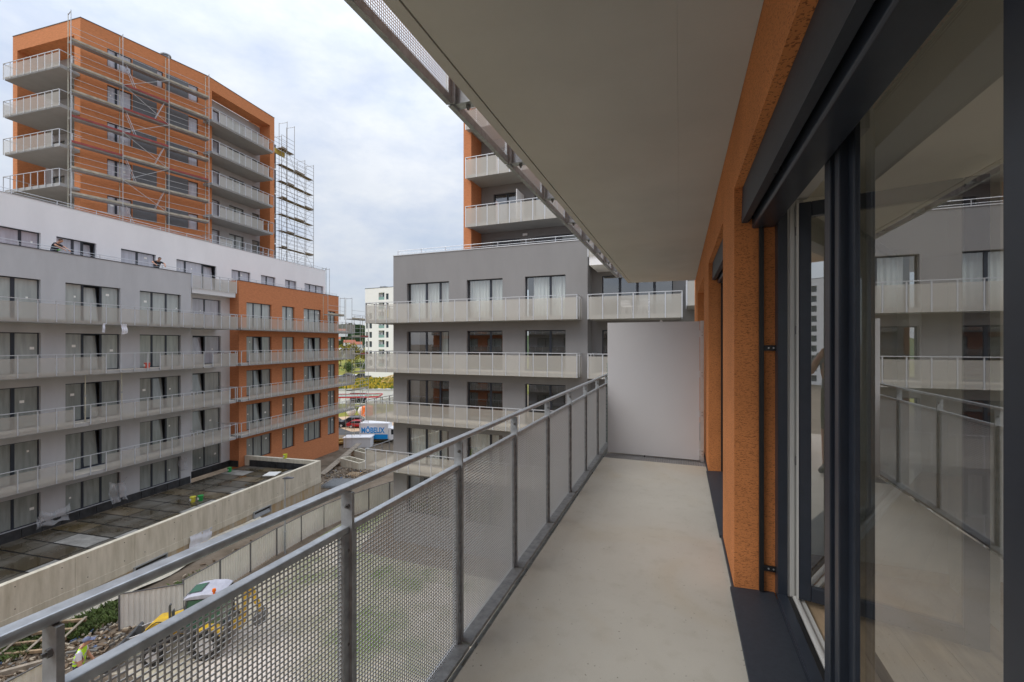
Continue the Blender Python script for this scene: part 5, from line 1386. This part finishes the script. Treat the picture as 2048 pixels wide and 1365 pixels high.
tag(md_.build('earth_mound', M_['dirt'], None, smooth=True), kind='structure')
# two men leaning over the grey parapet
def roofman(u, d, turn, label, hands, lean):
    J = stand(lean, head=.06)
    for (n, sg), hp in zip((('l', 1), ('r', -1)), hands):
        J['wr' + n] = (hp[0], hp[1], hp[2], .034); J['ha' + n] = (hp[0] + .05, hp[1] - sg * .02, hp[2] - .05, .036)
        sh = Vector(J['sh' + n][:3]); w_ = Vector(hp); m_ = (sh + w_) / 2 + Vector((-.06, sg * .14, .02)); J['el' + n] = (*m_, .05)
    T = LM @ Matrix.Translation((u, d, 4.46)) @ Matrix.Rotation(R(-90 + turn), 4, 'Z')
    person(label, T, J, (['skin', 'tee', 'jeans', 'shoe'], pick_clothes('tee', .6)), hair('hair'), scale=1.1, group='men leaning over the parapet')
roofman(2.75, 2.05, 28, 'man in a dark shirt bending over the parapet tool in hand, the left one', [(.62, .16, 1.13), (.58, -.14, 1.10)], .38)
roofman(8.75, 2.0, -8, 'man in a dark shirt leaning over the parapet edge, the right one', [(.62, .20, 1.12), (.52, -.32, 1.16)], .45)
dr = LM @ Matrix.Translation((2.62, 1.42, 5.52))
dt = thing('cordless_drill', 'small green cordless drill in the hands of the left parapet man', 'drill', dr.translation)
MB().tube((0, 0, .04), (0, -.2, .04), .035, 8).tube((0, -.2, .04), (0, -.28, .04), .012, 6).build('body', mat('drill_green', (.10, .45, .05), .5), dt, dr)
MB().bar((0, -.02, .03), (0, .02, -.14), .04, .05).build('grip', M_['black'], dt, dr)
# the photographer, standing behind the lens; seen only in the open sash
J = stand(.0)
for n, sg in (('l', 1), ('r', -1)):
    J['el' + n] = (.12, sg * .27, 1.22, .045); J['wr' + n] = (.24, sg * .11, 1.46, .03); J['ha' + n] = (.27, sg * .08, 1.50, .032)
person('person in grey shirt and olive shorts taking the picture, mirrored in the open sash', Matrix.Translation((.05, -.42, W(FL))) @ Matrix.Rotation(R(90), 4, 'Z'), J,
       (['skin', 'teeg', 'olive', 'shoe'], pick_clothes('teeg', .55, 'shorts')), hair('hair'))

# ------------------------------------------------------------------ delivery van and cars
M_['vanw'] = mat('van_white', (.84, .84, .85), .35)
M_['vanb'] = mat('van_blue', (.0, .30, .75), .45)
M_['carglass'] = mat('car_glass', (.02, .025, .03), .08)
M_['lampred'] = mat('tail_lamp', (.45, .02, .02), .3)
van = thing('delivery_van', 'white box van with blue lettering and blue band parked behind the scaffold', 'van', (-37.5, 47.5, 0))
VT = Matrix.Translation((-38.4, 45.5, 0)) @ Matrix.Rotation(.36, 4, 'Z') @ Matrix.Scale(.9, 4)        # x forward, side facing -y is seen
MB().box(0, 4.1, -1.05, 1.05, .62, 2.85).build('cargo_box', M_['vanw'], van, VT, bevel=.03)
MB().box(0.3, 4.05, -1.058, -1.0515, .64, 1.28).build('blue_band', M_['vanb'], van, VT)
MB().prism([(4.12, .5), (6.1, .5), (6.15, .95), (5.75, 1.25), (5.05, 2.05), (4.4, 2.15), (4.12, 2.15)], -.98, .98).build('cab', M_['vanw'], van, VT, bevel=.05)
MB().quad((5.72, -.86, 1.30), (5.72, .86, 1.30), (5.12, .82, 2.0), (5.12, -.82, 2.0)).build('windscreen', M_['carglass'], van, VT @ Matrix.Translation((.035, 0, .01)))
MB().prism([(4.5, 1.25), (5.5, 1.25), (4.95, 1.95), (4.5, 2.0)], -.99, -.982).build('side_window', M_['carglass'], van, VT)
MB().box(0, 5.9, -.85, .85, .38, .6).build('chassis', M_['mgreyp'], van, VT)
MB().box(6.0, 6.2, -.95, .95, .35, .62).build('bumper', M_['mgreyp'], van, VT, bevel=.03)
for y in (-.75, .75): MB().box(6.08, 6.13, y - .14, y + .14, .72, .92).build('headlight', M_['chrome'], van, VT); MB().box(-.03, 0, y - .08, y + .08, .68, .95).build('tail_light', M_['lampred'], van, VT)
for x in (.95, 5.1):
    for y in (-.88, .88): wheel(van, VT, x, y, .36, .24)
def lettering(txt, par, M, size, mk, name='lettering', shear=0.0):
    cu = bpy.data.curves.new('txt', 'FONT'); cu.body = txt; cu.size = size; cu.extrude = .006; cu.offset = size * .03; cu.shear = shear; cu.align_x = 'LEFT'
    ob = bpy.data.objects.new('txt', cu); COL.objects.link(ob)
    dg = bpy.context.evaluated_depsgraph_get(); dg.update()
    me = bpy.data.meshes.new_from_object(ob.evaluated_get(dg)); bpy.data.objects.remove(ob)
    me.name = name; me.materials.clear(); me.materials.append(M_[mk])
    return place(bpy.data.objects.new(name, me), par, M)
lettering('MÖBELIX', van, VT @ Matrix.Translation((.28, -1.062, 1.50)) @ Matrix.Rotation(R(90), 4, 'X') @ S3(.84, 1.12, 1), .95, 'vanb')
def car(x, y, rz, col, label, s=1.0):
    t = thing('parked_car', label, 'car', (x, y, 0), group='cars parked beyond the scaffold')
    T = Matrix.Translation((x, y, 0)) @ Matrix.Rotation(rz, 4, 'Z') @ S3(s, s, s)
    m_ = mat('paint_' + label[:10], col, .3, .2)
    MB().prism([(-2.1, .35), (2.1, .35), (2.15, .65), (1.9, .85), (.95, .95), (.35, 1.42), (-1.15, 1.45), (-1.85, .98), (-2.15, .92)], -.86, .86).build('body', m_, t, T, bevel=.06)
    MB().prism([(.80, .96), (.30, 1.36), (-1.08, 1.39), (-1.65, .99)], -.872, .872).build('side_glass', M_['carglass'], t, T)
    MB().quad((.98, -.74, .97), (.98, .74, .97), (.40, .68, 1.40), (.40, -.68, 1.40)).build('windscreen', M_['carglass'], t, T @ Matrix.Translation((.03, 0, .02)))
    MB().quad((-1.85, -.74, 1.0), (-1.85, .74, 1.0), (-1.2, .68, 1.42), (-1.2, -.68, 1.42)).build('rear_glass', M_['carglass'], t, T @ Matrix.Translation((-.04, 0, .03)))
    for a in (-1.3, 1.3):
        for b in (-.78, .78):
            w_ = MB().tube((a, b - .1, .31), (a, b + .1, .31), .31, 14).build('wheel', M_['rubber'], t, T); MB().tube((a, b - .11, .31), (a, b + .11, .31), .18, 10).build('rim', M_['rim'], w_, T)
    for b in (-.6, .6):
        MB().box(2.08, 2.15, b - .18, b + .18, .66, .80).build('headlight', M_['chrome'], t, T); MB().box(-2.16, -2.1, b - .15, b + .15, .72, .88).build('tail_light', M_['lampred'], t, T)
car(-49.2, 52.0, .5, (.03, .03, .035), 'black car parked leftmost in the row behind the scaffold')
car(-46.4, 54.0, .5, (.04, .035, .05), 'dark car in the middle of the row behind the scaffold')
car(-45.2, 53.0, .4, (.42, .015, .02), 'small red car glimpsed between scaffold tubes', .8)
car(-112, 126, .2, (.05, .06, .09), 'dark blue car parked before the white far building, left one', 1.15)
car(-107, 127.5, .2, (.03, .03, .035), 'black car parked before the white far building, right one', 1.15)
for i, (x, y, col, lab) in enumerate(((-53.8, 61.0, (.62, .60, .55), 'white bulk bag standing beside the orange tank'), (-52.2, 62.0, (.66, .64, .6), 'second white bulk bag nearest the orange tank'))):
    t = thing('bulk_bag', lab, 'bag', (x, y, 0), group='bulk bags by the orange tank')
    MB().ball((x, y, .75), .8, .8, .85, 10, 7).build('sack', mat('sack%d' % i, col, .9, var=.1), t)
    for a in (-.4, .4): MB().bar((x + a, y - .3, 1.4), (x + a, y + .3, 1.7), .08).build('loop', M_['paper'], t)
tk = thing('water_tank', 'orange tank standing between the bulk bags and the scaffold', 'tank', (-50.8, 61.6, 0))
MB().tube((-50.8, 61.6, .15), (-50.8, 61.6, 1.7), .95, 16).tube((-50.8, 61.6, 1.7), (-50.8, 61.6, 2.0), .95, 16, .3).build('shell', mat('tank_orange', (.75, .16, .02), .4), tk)
MB().box(-51.7, -49.9, 60.7, 62.5, 0, .149).build('base', M_['conc'], tk)

# ------------------------------------------------------------------ pavilion with flowering roof, dome, canopy
pav = thing('pavilion', 'low white pavilion with a flowering roof seen beyond the van', 'building', (-60, 74, 0))
PMx = Matrix.Translation((-70, 70.5, 0)) @ Matrix.Rotation(R(21), 4, 'Z')
MB().box(0, 26, 0, 24, 0, 2.95).build('wall', M_['white'], pav, PMx)
MB().box(-.1, 26.1, -.1, 24.1, 2.952, 3.1).build('roof_edge', M_['copew'], pav, PMx)
MB().box(6, 9.5, -.02, 0, 0.2, 2.3).build('window', M_['carglass'], pav, PMx)
random.seed(3)
fw = MB(); fi = []
for k in range(4200):
    x, y = rnd(.3, 25.7), rnd(.4, 23.6); h = rnd(.25, .8); a = rnd(0, 3.14); w_ = rnd(.1, .25)
    fw.quad((x - w_ * math.cos(a), y - w_ * math.sin(a), 3.1), (x + w_ * math.cos(a), y + w_ * math.sin(a), 3.1), (x + w_ * math.cos(a), y + w_ * math.sin(a), 3.1 + h), (x - w_ * math.cos(a), y - w_ * math.sin(a), 3.1 + h))
    fi.append(0 if random.random() < .6 else 1)
M_['flower'] = mat('yellow_flowers', (.50, .37, .03), .8); M_['leafg'] = mat('roof_greens', (.12, .16, .02), .9)
fo = fw.build('roof_flowers', [M_['flower'], M_['leafg']], None, PMx)
for p, i in zip(fo.data.polygons, fi): p.material_index = i
tag(fo, 'yellow flowers covering the roof of the white pavilion', 'flowers', kind='stuff')
dome = thing('timber_dome', 'arched timber lattice dome standing on the flowering roof', 'dome', (-60, 80, 3.1))
DT = PMx @ Matrix.Translation((13.2, 9.5, 3.12))
for k in range(5):
    a = math.pi * k / 5; b = MB(); pv = None
    for q in range(17):
        t = math.pi * q / 16; p = (3.6 * math.cos(t) * math.cos(a), 3.6 * math.cos(t) * math.sin(a), 2.3 * math.sin(t))
        if pv: b.tube(pv, p, .07, 6)
        pv = p
    b.build('rib', M_['woody'], dome, DT)
for z, f in ((.9, .92), (1.7, .67)):
    b = MB(); pv = None
    for q in range(21):
        t = 2 * math.pi * q / 20; p = (3.6 * f * math.cos(t), 3.6 * f * math.sin(t), z)
        if pv: b.tube(pv, p, .06, 6)
        pv = p
    b.build('ring', M_['woody'], dome, DT)
can = thing('canopy', 'flat canopy with red edges and pale glass roof in front of the pavilion', 'canopy', (-57, 66, 0))
CT = Matrix.Translation((-63.5, 61.5, 0)) @ Matrix.Rotation(R(28), 4, 'Z')
M_['red'] = mat('red_fascia', (.55, .05, .06), .5)
MB().box(0, 12, 0, 4.5, 2.6, 2.68).build('roof', M_['greenglass'], can, CT)
for y in (-.06, 4.52): MB().box(-.06, 12.06, y, y + .05, 2.5, 2.8).build('fascia', M_['red'], can, CT)
for x in (-.12, 12.07): MB().box(x, x + .05, 0, 4.5, 2.5, 2.8).build('fascia', M_['red'], can, CT)
for x in (.3, 4, 8, 11.7):
    for y in (.2, 4.2): MB().box(x - .05, x + .05, y - .05, y + .05, 0, 2.6).build('post', M_['steel'], can, CT)
# dark mesh fence farther off
ff = thing('mesh_fence', 'dark mesh fence crossing in front of the white far building', 'fence', (-100, 113, 0))
FT = Matrix.Translation((-118, 104, 0)) @ Matrix.Rotation(R(24), 4, 'Z')
for k in range(16):
    MB().box(k * 2.5, k * 2.5 + .08, -.04, .04, 0, 2.3).build('post', M_['fpost'], ff, FT); MB().box(k * 2.5 + .1, k * 2.5 + 2.48, -.01, .01, .1, 2.2).build('panel', perforated('dark_mesh', (.10, .10, .105), .35) if k == 0 else bpy.data.materials['dark_mesh'], ff, FT)

# ------------------------------------------------------------------ white building far off
def white_block(name, label, x, y, a, Lw, floors, cols, base=0.0, dpt=14, top=2.0, first=1.0):
    t = thing(name, label, 'building', (x, y, 0))
    Mx = Matrix.Translation((x, y, 0)) @ Matrix.Rotation(R(90 - a), 4, 'Z')
    H = floors * 3.03 + top
    o_ = []
    for f in range(floors):
        z = first + f * 3.03
        for (u0, u1, kind, f0, f1) in cols:
            if f0 <= f <= f1: o_.append((u0, u1, z, z + (1.9 if kind == 'w' else 2.3)))
    wall_mb(0, Lw, 0, H, o_, .9, 0, .3).build('wall', M_['whitefar'], t, Mx)
    MB().box(.02, Lw - .02, 3.5, dpt, .02, H - .03).build('core', M_['whitefar'], t, Mx)
    MB().quad((0, 0, 0), (0, dpt, 0), (0, dpt, H), (0, 0, H)).build('side_wall', M_['whitefar'], t, Mx)
    MB().box(-.05, Lw + .05, -.05, dpt, H + .002, H + .15).build('coping', M_['cope'], t, Mx)
    for f in range(floors):
        z = first + f * 3.03
        for (u0, u1, kind, f0, f1) in cols:
            if not f0 <= f <= f1: continue
            if kind == 'w':
                w_ = MB().box(u0, u1, .3, .36, z, z + 1.9).build('window', M_['carglass2'], t, Mx)
                MB().box((u0 + u1) / 2 - .05, (u0 + u1) / 2 + .05, .26, .299, z, z + 1.9).build('frame', M_['anth'], w_, Mx)
            else:
                w_ = MB().box(u0 + (u1 - u0) * .4, u1, .8, .86, z, z + 2.3).build('window', M_['carglass2'], t, Mx)
                MB().box(u0, u0 + (u1 - u0) * .4, .8, .86, z, z + 2.3).build('loggia_wall', M_['pale'], t, Mx)
                MB().box(u0, u1, .02, .06, z, z + .9).build('balustrade', M_['greenglass'], t, Mx)
    return t, Mx, H
M_['whitefar'] = mat('far_white_render', (.80, .79, .78), .9)
M_['carglass2'] = mat('far_window', (.05, .07, .085), .1)
fb, FMx, FH = white_block('apartment_building', 'white apartment block with green loggias standing beyond the grey building', -95.9, 115.2, 94.3, 30, 9,
    [(.35, 1.1, 'w', 1, 6), (1.75, 2.9, 'w', 1, 6), (5.7, 8.1, 'l', 1, 8), (8.7, 9.8, 'w', 1, 8), (12, 14.4, 'l', 1, 8), (16, 17.2, 'w', 1, 8), (20, 22, 'l', 1, 8)], top=3.1, first=2.3)
MB().box(1.7, 2.9, -.02, .3, .2, 2.0).build('yellow_panel', M_['flower'], fb, FMx)
MB().box(8.6, 9.8, -.02, .3, 20.9, 23.2).build('yellow_panel', M_['flower'], fb, FMx)
MB().box(3.5, 5.4, 3, 5, FH + .2, FH + 1.0).build('roof_unit', M_['galvd'], fb, FMx)
# white tower behind the camera, mirrored in the open sash
white_block('apartment_building', 'pale high-rise behind the viewer, mirrored in the open sash', -18, -150, 270, 40, 10,
    [(1, 2.4, 'w', 0, 10), (4, 5.4, 'w', 0, 10), (8, 11, 'l', 0, 10), (13, 14.4, 'w', 0, 10), (17, 20, 'l', 0, 10), (22, 23.4, 'w', 0, 10), (26, 29, 'l', 0, 10), (32, 33.4, 'w', 0, 10)], top=2)

# ------------------------------------------------------------------ hill, woods, houses
random.seed(21)
hb = MB(); na, nr = 90, 10; grid = []
for i in range(na + 1):
    az = R(-115 + 175 * i / na); row = []
    for j in range(nr + 1):
        r_ = 430 + 110 * j; f = j / nr
        h = (46 + 16 * math.sin(i * .21 + 1) + 9 * math.sin(i * .63) + 5 * math.sin(i * 1.7)) * math.sin(min(1, f * 1.35) * math.pi / 2) ** 1.3
        row.append((r_ * math.sin(az), r_ * math.cos(az), h + rnd(-2.5, 2.5) * (j > 0) - (1.5 if j == 0 else 0)))
    grid.append(row)
for i in range(na):
    for j in range(nr): hb.quad(grid[i][j], grid[i + 1][j], grid[i + 1][j + 1], grid[i][j + 1])
M_['hill'] = ground_mat('wooded_hillside', [(.035, .06, .025), (.06, .10, .035), (.12, .15, .05)], .02, .8)
tag(hb.build('hill', M_['hill']), kind='structure')
M_['wood1'] = mat('woodland_leaves', (.04, .075, .025), .9, var=.5, vscale=.05)
wd = MB()
for k in range(5200):
    az = R(rnd(-62, -28)); r_ = rnd(520, 1150); f = (r_ - 430) / 1100
    ii = (math.degrees(az) + 115) / 175 * na
    h = (46 + 16 * math.sin(ii * .21 + 1) + 9 * math.sin(ii * .63) + 5 * math.sin(ii * 1.7)) * math.sin(min(1, f * 1.35) * math.pi / 2) ** 1.3
    if r_ < 800 and random.random() < .75: continue
    x, y = r_ * math.sin(az), r_ * math.cos(az); s_ = rnd(3, 7)
    for q in range(3):
        cx_, cy_, cz_ = x + rnd(-3, 3), y + rnd(-3, 3), h + s_ * rnd(.3, 1.1); a = rnd(0, 3.14)
        wd.quad((cx_ - s_ * .7 * math.cos(a), cy_ - s_ * .7 * math.sin(a), cz_ - s_ * .6), (cx_ + s_ * .7 * math.cos(a), cy_ + s_ * .7 * math.sin(a), cz_ - s_ * .5), (cx_ + s_ * .5 * math.cos(a), cy_ + s_ * .5 * math.sin(a), cz_ + s_ * .6), (cx_ - s_ * .4 * math.cos(a), cy_ - s_ * .4 * math.sin(a), cz_ + s_ * .7))
tag(wd.build('woodland', M_['wood1']), 'dark green woods covering the far hillside', 'woods', kind='stuff')
M_['tile'] = mat('red_tiles', (.35, .12, .07), .9)
labs = ['small white house highest on the far slope', 'white house with red roof left on the far slope', 'pale house in the middle of the far slope', 'white house lower right on the far slope', 'long pale shed at the foot of the slope, left', 'long white shed at the foot of the slope, right']
for i, (az, r_, z, w_) in enumerate(((-42.4, 640, 24, 12), (-43.2, 560, 12, 11), (-41.6, 520, 8, 12), (-40.8, 500, 6, 11), (-42.9, 440, 0, 26), (-40.9, 440, 0, 22))):
    x, y = r_ * math.sin(R(az)), r_ * math.cos(R(az))
    t = thing('house', labs[i], 'house', (x, y, z)); T = Matrix.Translation((x, y, z)) @ Matrix.Rotation(R(-az + rnd(-20, 20)), 4, 'Z')
    MB().box(-w_ / 2, w_ / 2, -4, 4, -3, 5).build('wall', M_['whitefar'], t, T)
    MB().prism([(-4.4, 5.0), (4.4, 5.0), (0, 8.0)], -w_ / 2 - .3, w_ / 2 + .3).build('roof', M_['tile'] if i < 4 else M_['copew'], t, T @ Matrix.Rotation(R(90), 4, 'Z'))
    for q in (-.3, 0, .3): MB().box(q * w_ - .6, q * w_ + .6, -4.05, -3.99, 1, 2.6).build('window', M_['carglass2'], t, T)
def tree(x, y, h, rr, mk, label, n=900, group=None):
    t = thing('tree', label, 'tree', (x, y, 0), group=group)
    tr = MB().tube((x, y, 0), (x, y, h * .5), h * .022, 7, h * .012)
    for k in range(6):
        a = rnd(0, 6.28); z = h * rnd(.28, .5)
        tr.tube((x, y, z), (x + rr * .6 * math.cos(a), y + rr * .6 * math.sin(a), z + h * rnd(.12, .3)), h * .01, 5, h * .003)
    tr.build('trunk', M_['woodg'], t)
    cl = [(x + rr * rnd(-.6, .6), y + rr * rnd(-.6, .6), h * rnd(.35, .9), rr * rnd(.3, .55)) for _ in range(9)]
    lf = MB()
    for _ in range(n):
        cx_, cy_, cz_, r_ = random.choice(cl); d = Vector((random.gauss(0, 1), random.gauss(0, 1), random.gauss(0, 1))).normalized() * r_ * random.random() ** .4
        c = Vector((cx_, cy_, cz_)) + d; a = Vector((rnd(-1, 1), rnd(-1, 1), rnd(-1, 1))).normalized(); b_ = a.cross(Vector((rnd(-1, 1), rnd(-1, 1), rnd(-1, 1)))).normalized(); s_ = rr * rnd(.05, .11)
        lf.quad(c - a * s_, c + b_ * s_ * .6, c + a * s_, c - b_ * s_ * .6)
    lf.build('crown', M_[mk], t)
M_['ylw'] = mat('yellow_green_leaves', (.24, .20, .02), .85, var=.5, vscale=.3)
M_['grn'] = mat('green_leaves', (.07, .11, .025), .85, var=.5, vscale=.3)
tl = [(-47.5, 250, 12, 7, 'ylw', 'yellow-green tree at the left edge of the gap beside the orange block'), (-44.6, 245, 11, 6, 'ylw', 'yellow-green tree left of centre in the gap'), (-42.6, 255, 12.5, 7, 'ylw', 'tall yellow-green tree in the middle of the gap'), (-40.9, 240, 12, 6, 'ylw', 'yellow-green tree right of centre in the gap'), (-39.4, 235, 11, 6, 'ylw', 'yellow-green tree close to the white far building'),
      (-44.0, 205, 5, 4, 'grn', 'low green bush left below the yellow trees'), (-41.8, 200, 4.5, 4, 'grn', 'low green bush in the middle below the yellow trees'), (-40.0, 195, 5, 4, 'grn', 'low green bush right below the yellow trees'), (-46, 210, 5, 5, 'grn', 'low green bush hidden half behind the orange block balcony')]
for az, r_, h, rr, mk, lb in tl: tree(r_ * math.sin(R(az)), r_ * math.cos(R(az)), h, rr, mk, lb, group='trees beyond the road')

# ------------------------------------------------------------------ building closing the court behind the camera (mirrored in windows)
back = thing('apartment_building', 'grey and orange building across the court behind the viewer, mirrored in the dark windows', 'building', (-26, -24, 0))
BM = frame(-9.0, -20.0, 270.0)
bw = [(1.2 + 4.4 * k, 3.9 + 4.4 * k) for k in range(7)]
bz = [(-10.8 + 3.08 * k, -8.5 + 3.08 * k) for k in range(5)]
wall_mb(0, 15.5, -EYE, 5.4, [(a, b, z0, z1) for a, b in bw if b < 15 for z0, z1 in bz], .22, 0, .3).build('grey_wall', M_['grey'], back, BM)
wall_mb(15.52, 32, -EYE, 5.4, [(a, b, z0, z1) for a, b in bw if a > 16 for z0, z1 in bz], .22, -.4, .3).build('orange_wall', M_['orange'], back, BM)
for z0, z1 in bz:
    for a, b in bw:
        if b < 15: window(back, BM, a, b, z0, z1, 0, ((a + b) / 2,), 'film', stick=0)
        elif a > 16: window(back, BM, a, b, z0, z1, -.4, ((a + b) / 2,), 'film', stick=0)
for k in range(1, 5):
    balcony(back, BM, .6, 15.0, -1.4, 0, -10.84 + 3.08 * k, ends=(True, True), step=1.2)
    balcony(back, BM, 16.0, 31.5, -1.8, -.4, -10.84 + 3.08 * k, ends=(True, True), step=1.2)
MB().box(0, 32, .31, 9, -EYE + .01, 5.2).build('core', M_['white'], back, BM)

# ------------------------------------------------------------------ small things left on the left building
def prop(u, d, z0, z1, label):
    t = thing('steel_prop', label, 'prop', LM @ Vector((u, d, z0)), group='steel props on the balcony')
    MB().tube((u, d, z0 + .01), (u, d, z0 + 1.6), .035, 8).tube((u, d, z0 + 1.6), (u, d, z1 - .01), .026, 8).build('tube', M_['steely'], t, LM)
    MB().box(u - .08, u + .08, d - .08, d + .08, z0 + .013, z0 + .02).build('foot_plate', M_['galvd'], t, LM)
    MB().tube((u, d, z0 + 1.55), (u, d, z0 + 1.66), .05, 8).build('collar', M_['galvd'], t, LM)
prop(3.35, .35, FLO[2], FLO[1] - .2, 'steel prop on the third balcony row, the one before the middle window')
prop(5.35, .35, FLO[2], FLO[1] - .2, 'steel prop on the third balcony row, beside the grey wall')
bp_ = LM @ Vector((7.0, .45, FLO[1] + .013))
bucket(bp_.x, bp_.y, bp_.z, (.60, .10, .07), 'red and white bucket on the balcony row without panels')
for u, w_, lab in ((4.05, .12, 'thin white plastic strip hanging under the top balcony row'), (5.0, .38, 'white plastic bag hanging under the top balcony row')):
    crumpled('plastic_sheet', lab, LM @ Matrix.Translation((u, -.06, FLO[0] - .72)), w_, .62, 'tarp', .03, 8)
